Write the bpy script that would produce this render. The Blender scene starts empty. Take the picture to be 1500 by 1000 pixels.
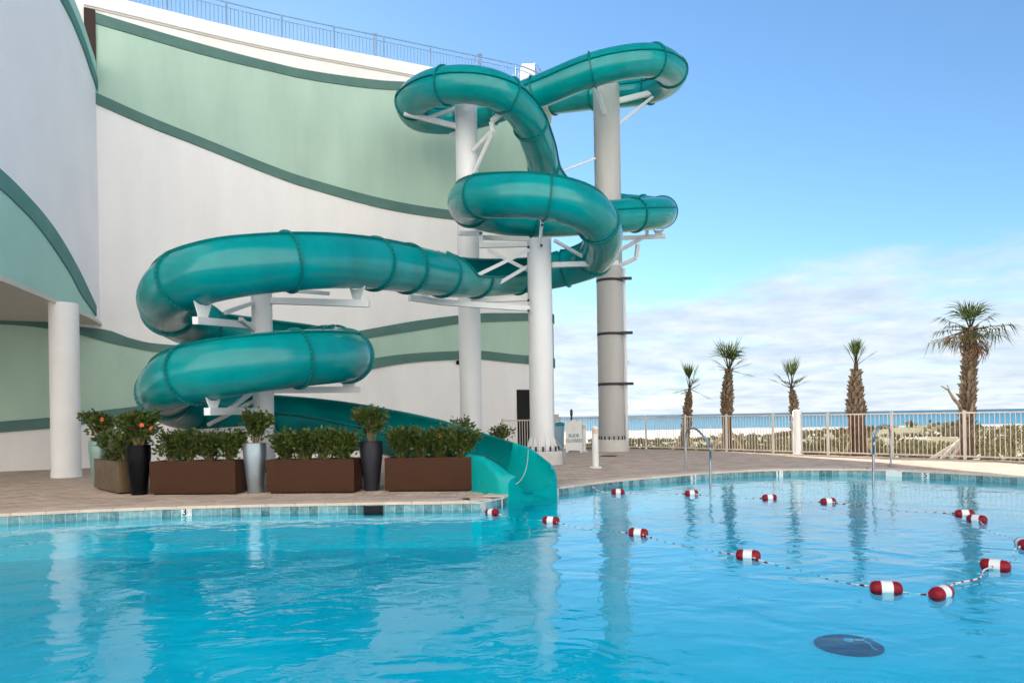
import bpy, bmesh, math, random
from mathutils import Vector, Matrix
from mathutils.geometry import tessellate_polygon
R = math.radians
rng = random.Random(7)
scene = bpy.context.scene
COL = scene.collection

# ------------------------------------------------------------------ camera
EYE = 1.28            # eye height above the pool deck
ROLL = 0.0172         # the photographer held the camera about one degree askew
FPX = 1041.67         # 25 mm lens on a frame 1500 units wide
cam_d = bpy.data.cameras.new('camera')
cam_d.lens = 25.0; cam_d.sensor_width = 36.0; cam_d.sensor_fit = 'HORIZONTAL'
cam_d.shift_y = 111 / 1500.0
cam_d.clip_start = 0.05; cam_d.clip_end = 60000
cam = bpy.data.objects.new('camera', cam_d); COL.objects.link(cam)
c_, s_ = math.cos(ROLL), math.sin(ROLL)
cam.matrix_world = Matrix(((c_, s_, 0, 0), (0, 0, -1, 0), (-s_, c_, 0, EYE), (0, 0, 0, 1)))
scene.camera = cam

# ------------------------------------------------------------------ sky, sun, exposure
SUN_DIR = Vector((-0.32, 0.95, 0)).normalized()
SUN_EL = R(26)
world = bpy.data.worlds.new('World'); scene.world = world; world.use_nodes = True
wn = world.node_tree; wn.nodes.clear()
def N(tree, kind, **kw):
    n = tree.nodes.new(kind)
    for k, v in kw.items():
        if k == 'inp':
            for a, b in v.items(): n.inputs[a].default_value = b
        else: setattr(n, k, v)
    return n
def L(tree, a, ao, b, bi): tree.links.new(a.outputs[ao], b.inputs[bi])
sky = N(wn, 'ShaderNodeTexSky', sky_type='NISHITA')
sky.sun_disc = False; sky.sun_elevation = SUN_EL
sky.sun_rotation = math.atan2(SUN_DIR.x, SUN_DIR.y)
sky.altitude = 0; sky.air_density = 1.0; sky.dust_density = 0.05; sky.ozone_density = 3.0
tc = N(wn, 'ShaderNodeTexCoord')
sep = N(wn, 'ShaderNodeSeparateXYZ'); L(wn, tc, 'Generated', sep, 0)
# clouds: a flat layer seen towards the horizon
zc = N(wn, 'ShaderNodeMath', operation='MAXIMUM', inp={1: 0.0}); L(wn, sep, 'Z', zc, 0)
za = N(wn, 'ShaderNodeMath', operation='ADD', inp={1: 0.13}); L(wn, zc, 0, za, 0)
dx = N(wn, 'ShaderNodeMath', operation='DIVIDE'); L(wn, sep, 'X', dx, 0); L(wn, za, 0, dx, 1)
dy = N(wn, 'ShaderNodeMath', operation='DIVIDE'); L(wn, sep, 'Y', dy, 0); L(wn, za, 0, dy, 1)
cmb = N(wn, 'ShaderNodeCombineXYZ'); L(wn, dx, 0, cmb, 0); L(wn, dy, 0, cmb, 1)
n1 = N(wn, 'ShaderNodeTexNoise', inp={'Scale': 1.15, 'Detail': 10.0, 'Roughness': 0.64, 'Distortion': 0.15}); L(wn, cmb, 0, n1, 'Vector')
el = N(wn, 'ShaderNodeMapRange', interpolation_type='SMOOTHSTEP', inp={1: 0.235, 2: 0.105, 3: -0.32, 4: 0.33}); zx = N(wn, 'ShaderNodeMath', operation='MULTIPLY_ADD', inp={1: -0.055}); L(wn, sep, 'X', zx, 0); L(wn, sep, 'Z', zx, 2); L(wn, zx, 0, el, 0)
ad = N(wn, 'ShaderNodeMath', operation='ADD'); L(wn, n1, 'Fac', ad, 0); L(wn, el, 0, ad, 1)
cr = N(wn, 'ShaderNodeMapRange', interpolation_type='SMOOTHSTEP', inp={1: 0.52, 2: 0.84, 3: 0.0, 4: 0.92}); L(wn, ad, 0, cr, 0)
n2 = N(wn, 'ShaderNodeTexNoise', inp={'Scale': 2.6, 'Detail': 7.0, 'Roughness': 0.6}); L(wn, cmb, 0, n2, 'Vector')
shd = N(wn, 'ShaderNodeMapRange', inp={1: 0.35, 2: 0.68, 3: 0.0, 4: 1.0}); L(wn, n2, 'Fac', shd, 0)
ccol = N(wn, 'ShaderNodeMix', data_type='RGBA'); L(wn, shd, 0, ccol, 0)
ccol.inputs[6].default_value = (4.0, 4.75, 5.8, 1); ccol.inputs[7].default_value = (6.1, 6.4, 6.75, 1)
tint = N(wn, 'ShaderNodeMix', data_type='RGBA', blend_type='MULTIPLY'); tint.inputs[0].default_value = 1.0; tint.inputs[7].default_value = (0.90, 1.10, 1.17, 1); L(wn, sky, 0, tint, 6)
mixs = N(wn, 'ShaderNodeMix', data_type='RGBA'); L(wn, cr, 0, mixs, 0); L(wn, tint, 2, mixs, 6); L(wn, ccol, 2, mixs, 7)
bg = N(wn, 'ShaderNodeBackground', inp={'Strength': 0.060}); L(wn, mixs, 2, bg, 0)
wo = N(wn, 'ShaderNodeOutputWorld'); L(wn, bg, 0, wo, 0)

sun_d = bpy.data.lights.new('sun', 'SUN'); sun_d.energy = 5.0; sun_d.angle = R(0.53); sun_d.color = (1.0, 0.93, 0.83)
sun = bpy.data.objects.new('sun', sun_d); COL.objects.link(sun)
to_sun = Vector((SUN_DIR.x * math.cos(SUN_EL), SUN_DIR.y * math.cos(SUN_EL), math.sin(SUN_EL)))
sun.rotation_euler = to_sun.to_track_quat('Z', 'Y').to_euler(); sun.location = to_sun * 80

scene.view_settings.view_transform = 'Standard'; scene.view_settings.look = 'None'
scene.view_settings.gamma = 1.0; scene.view_settings.use_curve_mapping = False
scene.view_settings.exposure = 1.40
scene.render.engine = 'CYCLES'
scene.cycles.max_bounces = 14; scene.cycles.diffuse_bounces = 7; scene.cycles.glossy_bounces = 7; scene.cycles.transmission_bounces = 8
scene.cycles.transparent_max_bounces = 12; scene.cycles.sample_clamp_indirect = 6.0
scene.cycles.use_denoising = True

# ------------------------------------------------------------------ survey helpers: sight line + distance -> point in metres
def sight(px, py):
    u, v = px - 750, 611 - py
    return (u * c_ + v * s_) / FPX, (-u * s_ + v * c_) / FPX
def at(px, py, Y):
    a, b = sight(px, py); return Vector((a * Y, Y, EYE + b * Y))
def atz(px, py, z):
    a, b = sight(px, py); return at(px, py, (z - EYE) / b)
def gnd(px, py): return atz(px, py, 0.0)

# ------------------------------------------------------------------ materials
MATS = {}
def mat(name, col, rough=0.6, metal=0.0, var=0.0, vscale=3.0, bump=0.0, bscale=40.0, coat=0.0, spec=0.22, col2=None, attr=None, trans=0.0, stretch=None):
    m = bpy.data.materials.new(name); m.use_nodes = True
    t = m.node_tree; p = t.nodes['Principled BSDF']
    p.inputs['Base Color'].default_value = (*col, 1); p.inputs['Roughness'].default_value = rough
    p.inputs['Metallic'].default_value = metal; p.inputs['Coat Weight'].default_value = coat
    p.inputs['Coat Roughness'].default_value = 0.08
    p.inputs['Specular IOR Level'].default_value = spec
    geo = N(t, 'ShaderNodeNewGeometry'); src = (geo, 'Position')
    if stretch:
        mp = N(t, 'ShaderNodeMapping'); mp.inputs['Scale'].default_value = stretch; L(t, geo, 'Position', mp, 0); src = (mp, 0)
    if var or col2 or attr:
        mx = N(t, 'ShaderNodeMix', data_type='RGBA')
        c2 = col2 if col2 else tuple(max(0, c * (1 - var)) for c in col)
        c1 = col if col2 else tuple(min(1, c * (1 + var)) for c in col)
        mx.inputs[6].default_value = (*c1, 1); mx.inputs[7].default_value = (*c2, 1)
        if attr:
            at_ = N(t, 'ShaderNodeAttribute', attribute_name=attr)
            nz = N(t, 'ShaderNodeTexNoise', inp={'Scale': vscale, 'Detail': 5.0}); L(t, *src, nz, 'Vector')
            av = N(t, 'ShaderNodeMath', operation='MULTIPLY_ADD', inp={1: 0.55}); L(t, at_, 'Fac', av, 0)
            hv = N(t, 'ShaderNodeMapRange', inp={1: 0.32, 2: 0.68, 3: 0.0, 4: 0.45}); L(t, nz, 'Fac', hv, 0); L(t, hv, 0, av, 2)
            L(t, av, 0, mx, 0)
        else:
            nz = N(t, 'ShaderNodeTexNoise', inp={'Scale': vscale, 'Detail': 6.0, 'Roughness': 0.6}); L(t, *src, nz, 'Vector')
            mr = N(t, 'ShaderNodeMapRange', inp={1: 0.3, 2: 0.7}); L(t, nz, 'Fac', mr, 0); L(t, mr, 0, mx, 0)
        L(t, mx, 2, p, 'Base Color')
        if rough > 0.15:
            rr = N(t, 'ShaderNodeMapRange', inp={1: 0.3, 2: 0.7, 3: rough * 0.85, 4: min(1, rough * 1.15)}); L(t, nz, 'Fac', rr, 0); L(t, rr, 0, p, 'Roughness')
    if bump:
        nb = N(t, 'ShaderNodeTexNoise', inp={'Scale': bscale, 'Detail': 4.0}); L(t, *src, nb, 'Vector')
        b = N(t, 'ShaderNodeBump', inp={'Strength': 0.6, 'Distance': bump}); L(t, nb, 'Fac', b, 'Height'); L(t, b, 0, p, 'Normal')
    if trans:
        p.inputs['Subsurface Weight'].default_value = 0
        tr = N(t, 'ShaderNodeBsdfTranslucent'); tr.inputs[0].default_value = (*[min(1, c * 1.6) for c in col], 1)
        ms = N(t, 'ShaderNodeMixShader', inp={0: trans}); out = t.nodes['Material Output']
        L(t, p, 0, ms, 1); L(t, tr, 0, ms, 2); L(t, ms, 0, out, 0)
    MATS[name] = m
    return m
mat('stucco', (0.83, 0.81, 0.785), 0.85, var=0.045, vscale=1.1, bump=0.008, bscale=26, stretch=(1, 1, .22))
mat('stucco_wing', (0.90, 0.90, 0.92), 0.85, var=0.03, vscale=0.6, bump=0.006, bscale=28)
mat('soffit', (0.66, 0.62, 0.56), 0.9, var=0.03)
mat('pale_green', (0.41, 0.565, 0.46), 0.8, var=0.08, vscale=0.9, bump=0.007, bscale=25, stretch=(1, 1, .25))
mat('wing_green', (0.42, 0.68, 0.60), 0.8, var=0.05, vscale=0.5, bump=0.005, bscale=25)
mat('dark_green', (0.095, 0.19, 0.165), 0.7, var=0.10, vscale=1.0, bump=0.004)
mat('teal_trim', (0.10, 0.27, 0.25), 0.7, var=0.08, vscale=1.0)
mat('gap_shade', (0.05, 0.035, 0.03), 0.8)  # shade of the gap beside the wing, put into the colour
mat('dark', (0.01, 0.01, 0.011), 0.6)
mat('gelcoat', (0.0, 0.255, 0.255), 0.19, var=0.17, vscale=1.3, bump=0.0018, bscale=7, spec=0.42, stretch=(1, 1, .6))
mat('gelcoat_flange', (0.0, 0.165, 0.16), 0.4, var=0.1, vscale=3)
mat('gelcoat_mouth', (0.0, 0.36, 0.35), 0.26, var=0.06, vscale=1.5, bump=0.0015, bscale=8, spec=0.25)
mat('caulk', (0.55, 0.72, 0.66), 0.5)
mat('bolt', (0.10, 0.26, 0.26), 0.4, metal=0.3)
mat('white_steel', (0.76, 0.76, 0.75), 0.42, var=0.035, vscale=2.2, stretch=(1, 1, 0.3))
mat('grey_column', (0.47, 0.455, 0.43), 0.5, var=0.07, vscale=1.8, stretch=(1, 1, 0.25))
mat('plaster_column', (0.87, 0.85, 0.82), 0.8, var=0.03, vscale=2, bump=0.004)
mat('concrete', (0.62, 0.60, 0.56), 0.85, var=0.06, vscale=3)
mat('strap', (0.04, 0.04, 0.045), 0.5)
mat('conduit', (0.32, 0.33, 0.35), 0.5)
mat('rail_blue', (0.20, 0.30, 0.44), 0.45)
mat('fence_cream', (0.70, 0.64, 0.57), 0.5, var=0.05)
mat('steel', (0.36, 0.37, 0.39), 0.33, metal=1.0)
mat('paver', (0.70, 0.545, 0.43), 0.85, col2=(0.43, 0.315, 0.245), attr='rnd', vscale=2.0, bump=0.004, bscale=45)
mat('mortar', (0.24, 0.19, 0.15), 0.95, var=0.12)
mat('coping', (0.78, 0.62, 0.49), 0.8, col2=(0.62, 0.47, 0.36), attr='rnd', vscale=5.0, bump=0.004, bscale=40)
mat('tile', (0.30, 0.50, 0.52), 0.35, col2=(0.02, 0.10, 0.12), attr='rnd', vscale=16.0, bump=0.002, bscale=30)
mat('tile_white', (0.75, 0.77, 0.75), 0.3)
mat('plaster', (0.08, 0.64, 0.73), 0.7, var=0.07, vscale=0.9)
mat('bronze', (0.058, 0.024, 0.012), 0.42, spec=0.12, var=0.10, vscale=5, metal=0.0, stretch=(1, 1, 6))
mat('bronze_metal', (0.21, 0.15, 0.09), 0.38, var=0.12, vscale=5, metal=0.7)
mat('vase_dark', (0.004, 0.004, 0.005), 0.34, spec=0.14, var=0.15, vscale=4)
mat('vase_silver', (0.36, 0.42, 0.46), 0.32, metal=0.75, var=0.08, vscale=4)
mat('vase_grey', (0.03, 0.03, 0.037), 0.36, var=0.1, vscale=4)
mat('vase_green', (0.28, 0.40, 0.36), 0.35, metal=0.4)
mat('soil', (0.05, 0.035, 0.025), 0.95)
mat('stem', (0.24, 0.17, 0.09), 0.8)
mat('leaf', (0.12, 0.17, 0.028), 0.30, spec=0.5, col2=(0.006, 0.022, 0.004), attr='rnd', vscale=14, trans=0.12)
mat('flower', (0.75, 0.17, 0.07), 0.6, trans=0.2)
mat('trunk', (0.13, 0.07, 0.04), 0.9, var=0.3, vscale=7, bump=0.02, bscale=20)
mat('boot', (0.37, 0.30, 0.225), 0.85, spec=0.1, col2=(0.10, 0.068, 0.045), attr='rnd', vscale=6)
mat('frond', (0.070, 0.10, 0.028), 0.7, col2=(0.030, 0.05, 0.014), attr='rnd', vscale=4, trans=0.22, spec=0.15)
mat('frond_dead', (0.22, 0.13, 0.07), 0.8, col2=(0.12, 0.06, 0.035), attr='rnd', vscale=4, trans=0.2)
mat('lumber', (0.50, 0.37, 0.22), 0.8, var=0.15, vscale=4)
mat('lumber_grey', (0.50, 0.45, 0.38), 0.85, var=0.15, vscale=4)
mat('red', (0.24, 0.008, 0.016), 0.4, var=0.1, vscale=8)
mat('white_plastic', (0.78, 0.78, 0.76), 0.4)
mat('orange_lens', (0.72, 0.45, 0.33), 0.5)
mat('rope_white', (0.72, 0.70, 0.68), 0.8)
mat('sign_white', (0.78, 0.77, 0.74), 0.6)
mat('sign_teal', (0.03, 0.17, 0.20), 0.6)
mat('sign_grey', (0.55, 0.55, 0.54), 0.6)
mat('ink', (0.01, 0.01, 0.01), 0.5)
mat('bin_blue', (0.30, 0.45, 0.52), 0.5); mat('bin_teal', (0.02, 0.26, 0.26), 0.5)
mat('drain', (0.012, 0.035, 0.075), 0.7, var=0.2, vscale=5)
mat('drain_line', (0.20, 0.45, 0.60), 0.7)
mat('cloth', (0.02, 0.03, 0.06), 0.9); mat('scrub', (0.34, 0.29, 0.15), 0.9, col2=(0.12, 0.11, 0.05), attr='rnd', vscale=0.5)
mat('tower_wall', (0.84, 0.82, 0.80), 0.85, var=0.02); mat('tower_glass', (0.10, 0.14, 0.17), 0.12, spec=0.9)

# ------------------------------------------------------------------ mesh helpers
class MB:
    def __init__(s): s.v = []; s.f = []; s.r = []; s.rv = None
    def add(s, verts, faces, r=None):
        o = len(s.v); s.v += [tuple(v) for v in verts]
        s.f += [tuple(i + o for i in f) for f in faces]
        s.r += [r if r is not None else 0.5] * len(verts)
    def box(s, lo, hi, M=None, r=None):
        x0, y0, z0 = lo; x1, y1, z1 = hi
        vs = [Vector(p) for p in ((x0, y0, z0), (x1, y0, z0), (x1, y1, z0), (x0, y1, z0), (x0, y0, z1), (x1, y0, z1), (x1, y1, z1), (x0, y1, z1))]
        if M: vs = [M @ v for v in vs]
        s.add(vs, [(0, 3, 2, 1), (4, 5, 6, 7), (0, 1, 5, 4), (1, 2, 6, 5), (2, 3, 7, 6), (3, 0, 4, 7)], r)
    def beam(s, a, b, w, h, r=None):
        a, b = Vector(a), Vector(b); d = b - a; n = d.length
        if n < 1e-6: return
        z = Vector((0, 0, 1)); x = d.normalized()
        y = z.cross(x); y = y.normalized() if y.length > 1e-3 else Vector((0, 1, 0))
        z = x.cross(y)
        M = Matrix(((x.x, y.x, z.x, a.x), (x.y, y.y, z.y, a.y), (x.z, y.z, z.z, a.z), (0, 0, 0, 1)))
        s.box((0, -w / 2, -h / 2), (n, w / 2, h / 2), M, r)
    def tube(s, pts, rad, n=10, cap=True, r=None):
        pts = [Vector(p) for p in pts]; rad = rad if isinstance(rad, (list, tuple)) else [rad] * len(pts)
        vs = []; fs = []; prev = None
        for i, p in enumerate(pts):
            t = (pts[min(i + 1, len(pts) - 1)] - pts[max(i - 1, 0)]).normalized()
            if prev is None:
                q = Vector((0, 0, 1)) if abs(t.z) < 0.9 else Vector((1, 0, 0)); u = (q - t * q.dot(t)).normalized()
            else: u = (prev - t * prev.dot(t)).normalized()
            prev = u; w = t.cross(u)
            for k in range(n):
                a = 2 * math.pi * k / n; vs.append(p + (u * math.cos(a) + w * math.sin(a)) * rad[i])
        for i in range(len(pts) - 1):
            for k in range(n):
                k2 = (k + 1) % n; fs.append((i * n + k, i * n + k2, (i + 1) * n + k2, (i + 1) * n + k))
        if cap: fs.append(tuple(range(n))[::-1]); fs.append(tuple((len(pts) - 1) * n + k for k in range(n)))
        s.add(vs, fs, r)
    def lathe(s, prof, n=24, o=(0, 0, 0), cap=True, r=None):
        vs = []; fs = []; o = Vector(o)
        for (rad, z) in prof:
            for k in range(n):
                a = 2 * math.pi * k / n; vs.append(o + Vector((rad * math.cos(a), rad * math.sin(a), z)))
        for i in range(len(prof) - 1):
            for k in range(n):
                k2 = (k + 1) % n; fs.append((i * n + k, i * n + k2, (i + 1) * n + k2, (i + 1) * n + k))
        if cap: fs.append(tuple(range(n))[::-1]); fs.append(tuple((len(prof) - 1) * n + k for k in range(n)))
        s.add(vs, fs, r)
    def grid(s, rows, r=None, close=False):
        m = len(rows[0]); vs = [p for row in rows for p in row]; fs = []
        for i in range(len(rows) - 1):
            for k in range(m - (0 if close else 1)):
                k2 = (k + 1) % m; fs.append((i * m + k, i * m + k2, (i + 1) * m + k2, (i + 1) * m + k))
        s.add(vs, fs, r)
    def mesh(s, name, m, smooth=False, attr=False, angle=None):
        me = bpy.data.meshes.new(name); me.from_pydata(s.v, [], s.f); me.materials.append(MATS[m])
        if attr:
            a = me.attributes.new('rnd', 'FLOAT', 'POINT'); a.data.foreach_set('value', s.r)
        if smooth:
            me.polygons.foreach_set('use_smooth', [True] * len(me.polygons))
            if angle is not None: me.set_sharp_from_angle(angle=R(angle))
        me.update(); return me
    def build(s, name, m, parent=None, smooth=False, attr=False, angle=40, loc=None):
        return link(name, s.mesh(name, m, smooth, attr, angle), parent, loc)
def link(name, data, parent=None, loc=None, rot=None, scale=None):
    o = bpy.data.objects.new(name, data); COL.objects.link(o)
    if parent is not None: o.parent = parent
    if loc is not None: o.location = loc
    if rot is not None: o.rotation_euler = rot
    if scale is not None: o.scale = scale
    return o
def tag(o, label=None, cat=None, group=None, kind=None):
    if label: o['label'] = label
    if cat: o['category'] = cat
    if group: o['group'] = group
    if kind: o['kind'] = kind
    return o
def thing(name, label, cat, loc=(0, 0, 0), rotz=0, group=None):
    return tag(link(name, None, None, loc, (0, 0, rotz)), label, cat, group)
def copy_tree(o, parent=None):
    c = o.copy(); COL.objects.link(c); c.parent = parent
    for ch in list(o.children): copy_tree(ch, c)
    return c
def catmull(P, n=10, closed=False):
    P = [Vector(p) for p in P]; out = []
    for i in range(len(P) - 1):
        p0, p1, p2, p3 = P[max(i - 1, 0)], P[i], P[i + 1], P[min(i + 2, len(P) - 1)]
        if i == 0: p0 = p1 * 2 - p2
        if i + 2 > len(P) - 1: p3 = p2 * 2 - p1
        for k in range(n):
            t = k / n
            out.append(0.5 * ((2 * p1) + (p2 - p0) * t + (2 * p0 - 5 * p1 + 4 * p2 - p3) * t * t + (3 * p1 - p0 - 3 * p2 + p3) * t ** 3))
    out.append(P[-1]); return out
def resample(pts, step):
    out = [pts[0]]; acc = 0.0
    for a, b in zip(pts, pts[1:]):
        d = (b - a).length
        while d > 1e-9 and acc + d >= step:
            t = (step - acc) / d; a = a.lerp(b, t); out.append(a); d = (b - a).length; acc = 0
        acc += d
    return out
def poly_mesh(outer, holes=(), z=0.0):
    loops = [[Vector((p[0], p[1], 0)) for p in outer]] + [[Vector((p[0], p[1], 0)) for p in h] for h in holes]
    tris = tessellate_polygon(loops); flat = [v for l in loops for v in l]
    fs = []
    for t in tris:
        a, b, c = (flat[i] for i in t)
        fs.append(t if (b - a).cross(c - a).z > 0 else t[::-1])
    return [(v.x, v.y, z) for v in flat], fs
def inside(p, poly):
    x, y = p; c = False; j = len(poly) - 1
    for i in range(len(poly)):
        xi, yi = poly[i][0], poly[i][1]; xj, yj = poly[j][0], poly[j][1]
        if (yi > y) != (yj > y) and x < (xj - xi) * (y - yi) / (yj - yi) + xi: c = not c
        j = i
    return c
def text(s, size, m, parent, loc, rot, name='lettering'):
    cu = bpy.data.curves.new(name, 'FONT'); cu.body = s; cu.size = size; cu.align_x = 'CENTER'; cu.align_y = 'CENTER'; cu.extrude = 0.001; cu.offset = size * 0.02
    cu.materials.append(MATS[m]); tmp = link(name, cu); me = bpy.data.meshes.new_from_object(tmp); bpy.data.objects.remove(tmp)
    if not me.materials: me.materials.append(MATS[m])
    return link(name, me, parent, loc, rot)

# ================================================================== GROUND, POOL
WATER_Z = -0.14
POOL_D = -0.70
left_edge = [gnd(*p) for p in ((0, 752.5), (130, 746.5), (270, 741.5), (400, 738.5), (540, 735.8), (640, 734.5), (705, 733.2))]
corner = gnd(736, 727)
right_edge = [gnd(*p) for p in ((818, 713), (868, 706.5), (915, 701.5), (975, 696.5), (1036, 691.8), (1090, 688.8), (1140, 687), (1220, 686.2), (1297, 687.3), (1400, 691.8), (1500, 697))]
def xy(v): return Vector((v[0], v[1], 0))
left_s = catmull([Vector((-10.4, 9.6, 0))] + [xy(p) for p in left_edge], 8)
right_s = catmull([xy(p) for p in right_edge] + [Vector((10.9, 11.6, 0)), Vector((12.2, 8.2, 0)), Vector((12.6, 4.5, 0)), Vector((11.5, 1.6, 0))], 8)
notch_in = Vector((corner.x + 0.25, corner.y + 1.1, 0))
pool = left_s + [xy(corner), notch_in] + right_s + [Vector((4, 1.35, 0)), Vector((-5, 1.35, 0)), Vector((-10.6, 2.2, 0))]
pool2 = [(p.x, p.y) for p in pool]

fence_pts = [Vector((1.9, 28.4, 0)), Vector((4.2, 27.0, 0)), gnd(962, 657.8), gnd(1162, 665.2), gnd(1330, 670.3), gnd(1500, 676), gnd(1640, 681)]
fence_pts = [xy(p) for p in fence_pts]
deck_outer = [(-26, -8), (22, -8), (22, 8)]
deck_outer += [(p.x + 0.22, p.y + 0.22) for p in reversed(fence_pts)]
deck_outer += [(1.0, 31), (-26, 31)]
m = MB(); m.add(*poly_mesh(deck_outer, [pool2], -0.008))
skirt = []
n = len(deck_outer)
for i in range(n):
    a, b = deck_outer[i], deck_outer[(i + 1) % n]
    m.add([(a[0], a[1], -0.008), (b[0], b[1], -0.008), (b[0], b[1], -0.6), (a[0], a[1], -0.6)], [(0, 1, 2, 3)])
deck = tag(m.build('pool_deck', 'mortar'), kind='structure')

def near_pool(x, y, d=0.30):
    best = 9
    for a, b in zip(pool2, pool2[1:]):
        ax, ay = a; bx, by = b; ux, uy = bx - ax, by - ay; l2 = ux * ux + uy * uy
        t = max(0, min(1, ((x - ax) * ux + (y - ay) * uy) / l2)); best = min(best, math.hypot(x - ax - ux * t, y - ay - uy * t))
    return best < d
# pavers in running bond, real blocks; the ones nearest the camera are objects of their own
PL, PWD = 0.30, 0.15
cells = []
for j in range(int((29.5 - 9.5) / PWD)):
    y = 9.5 + j * PWD
    for i in range(int(29 / PL)):
        x = -17 + i * PL + (PL / 2 if j % 2 else 0)
        if abs(x) > 0.80 * y + 0.6: continue
        cells.append((x, y))
cells = [(x, y) for x, y in cells if all(inside((x + a, y + b), deck_outer) for a, b in ((.15, .08), (-.15, -.08), (.15, -.08), (-.15, .08))) and not inside((x, y), pool2) and not near_pool(x, y, 0.37)]
cells = [c for c in cells if not (c[0] < -0.5 and c[1] > 22.0 + (c[0] + 12) * 0.47)]
def paver_block(mb, M, r, L_=PL, W_=PWD, h=0.0):
    g = 0.006; e = 0.006; a, b = L_ / 2 - g, W_ / 2 - g
    vs = [(-a, -b, -.03), (a, -b, -.03), (a, b, -.03), (-a, b, -.03), (-a, -b, h - e), (a, -b, h - e), (a, b, h - e), (-a, b, h - e),
          (-a + e, -b + e, h), (a - e, -b + e, h), (a - e, b - e, h), (-a + e, b - e, h)]
    fs = [(0, 1, 5, 4), (1, 2, 6, 5), (2, 3, 7, 6), (3, 0, 4, 7), (4, 5, 9, 8), (5, 6, 10, 9), (6, 7, 11, 10), (7, 4, 8, 11), (8, 9, 10, 11)]
    mb.add([M @ Vector(v) for v in vs], fs, r)
vis = sorted([c for c in cells if abs(c[0]) < 0.72 * c[1]], key=lambda c: c[1])
own = set()
for c in vis:
    # keep to those not hidden behind the planters
    if len(own) < 290 and (c[0] < -6.9 or c[1] < 12.3 or c[0] > 0.9): own.add(c)
variants = []
for k in range(8):
    q = MB(); paver_block(q, Matrix.Identity(4), k / 7.0, h=rng.uniform(-.002, .002)); variants.append(q.mesh('paver', 'paver', attr=True))
rest = MB()
for c in cells:
    if c in own: link('paver', rng.choice(variants), deck, (c[0], c[1], 0), (rng.uniform(-.004, .004), rng.uniform(-.004, .004), 0))
    else: paver_block(rest, Matrix.Translation((c[0], c[1], rng.uniform(-.002, .002))), rng.random())
tag(rest.build('paver_field', 'paver', deck, attr=True), kind='stuff')

# basin
m = MB(); m.add(*poly_mesh(pool2, [], POOL_D))
for a, b in zip(pool2, pool2[1:] + pool2[:1]):
    m.add([(a[0], a[1], -0.010), (b[0], b[1], -0.010), (b[0], b[1], POOL_D), (a[0], a[1], POOL_D)], [(0, 1, 2, 3)])
basin = tag(m.build('pool_basin', 'plaster'), kind='structure')
q = MB()
for a, b in zip(pool, pool[1:] + pool[:1]):
    d = (b - a); n_ = Vector((-d.y, d.x, 0)).normalized() * .003
    if not inside(((a + b) / 2 + n_ * 10).xy, pool2): n_ = -n_
    a2, b2 = a + n_, b + n_; q.add([(a2.x, a2.y, -.012), (b2.x, b2.y, -.012), (b2.x, b2.y, -.20), (a2.x, a2.y, -.20)], [(0, 1, 2, 3)])
q.build('tile_grout', 'concrete', basin)
# coping stones and waterline tiles along the visible rim
def along(pts, step):
    pts = resample(pts, step)
    return [(pts[i], pts[i + 1]) for i in range(len(pts) - 1)]
rim_runs = [left_s + [xy(corner)], [xy(corner), notch_in], right_s[:-18]]
tvars = []
for k in range(7):
    q = MB(); q.box((-.071, -.012, -.075), (.071, .004, .075), None, k / 6.0); tvars.append(q.mesh('tile', 'tile', attr=True))
for run in rim_runs:
    for a, b in along(run, 0.45):
        d = (b - a); n_ = Vector((-d.y, d.x, 0)).normalized(); mid = (a + b) / 2
        if inside((mid.x + n_.x * .1, mid.y + n_.y * .1), pool2): n_ = -n_
        q = MB(); o_ = 0.025; w = 0.34; r_ = rng.random(); g = d.normalized() * 0.004
        p = [a - n_ * o_ + g, b - n_ * o_ - g, b + n_ * w - g, a + n_ * w + g]
        e = 0.012
        lo = [Vector((v.x, v.y, -0.035)) for v in p]; hi = [Vector((v.x, v.y, 0.0)) for v in p]
        ce = sum(hi, Vector()) / 4; tp = [v + (ce - v).normalized() * e + Vector((0, 0, 0.009)) for v in hi]
        vs = lo + hi + tp
        fs = [(0, 1, 5, 4), (1, 2, 6, 5), (2, 3, 7, 6), (3, 0, 4, 7), (4, 5, 9, 8), (5, 6, 10, 9), (6, 7, 11, 10), (7, 4, 8, 11), (8, 9, 10, 11), (3, 2, 1, 0)]
        q.add(vs, fs, r_); q.build('coping_stone', 'coping', deck, attr=True)
    for a, b in along(run, 0.148):
        mid = (a + b) / 2; d = b - a; n_ = Vector((-d.y, d.x, 0)).normalized()
        if not inside((mid.x + n_.x * .1, mid.y + n_.y * .1), pool2): n_ = -n_
        if mid.x > 10.4 or mid.x < -9.6: continue
        ang = math.atan2(n_.y, n_.x) + math.pi / 2
        link('tile', rng.choice(tvars), basin, (mid.x, mid.y, -0.112), (0, 0, ang + math.pi))
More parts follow.
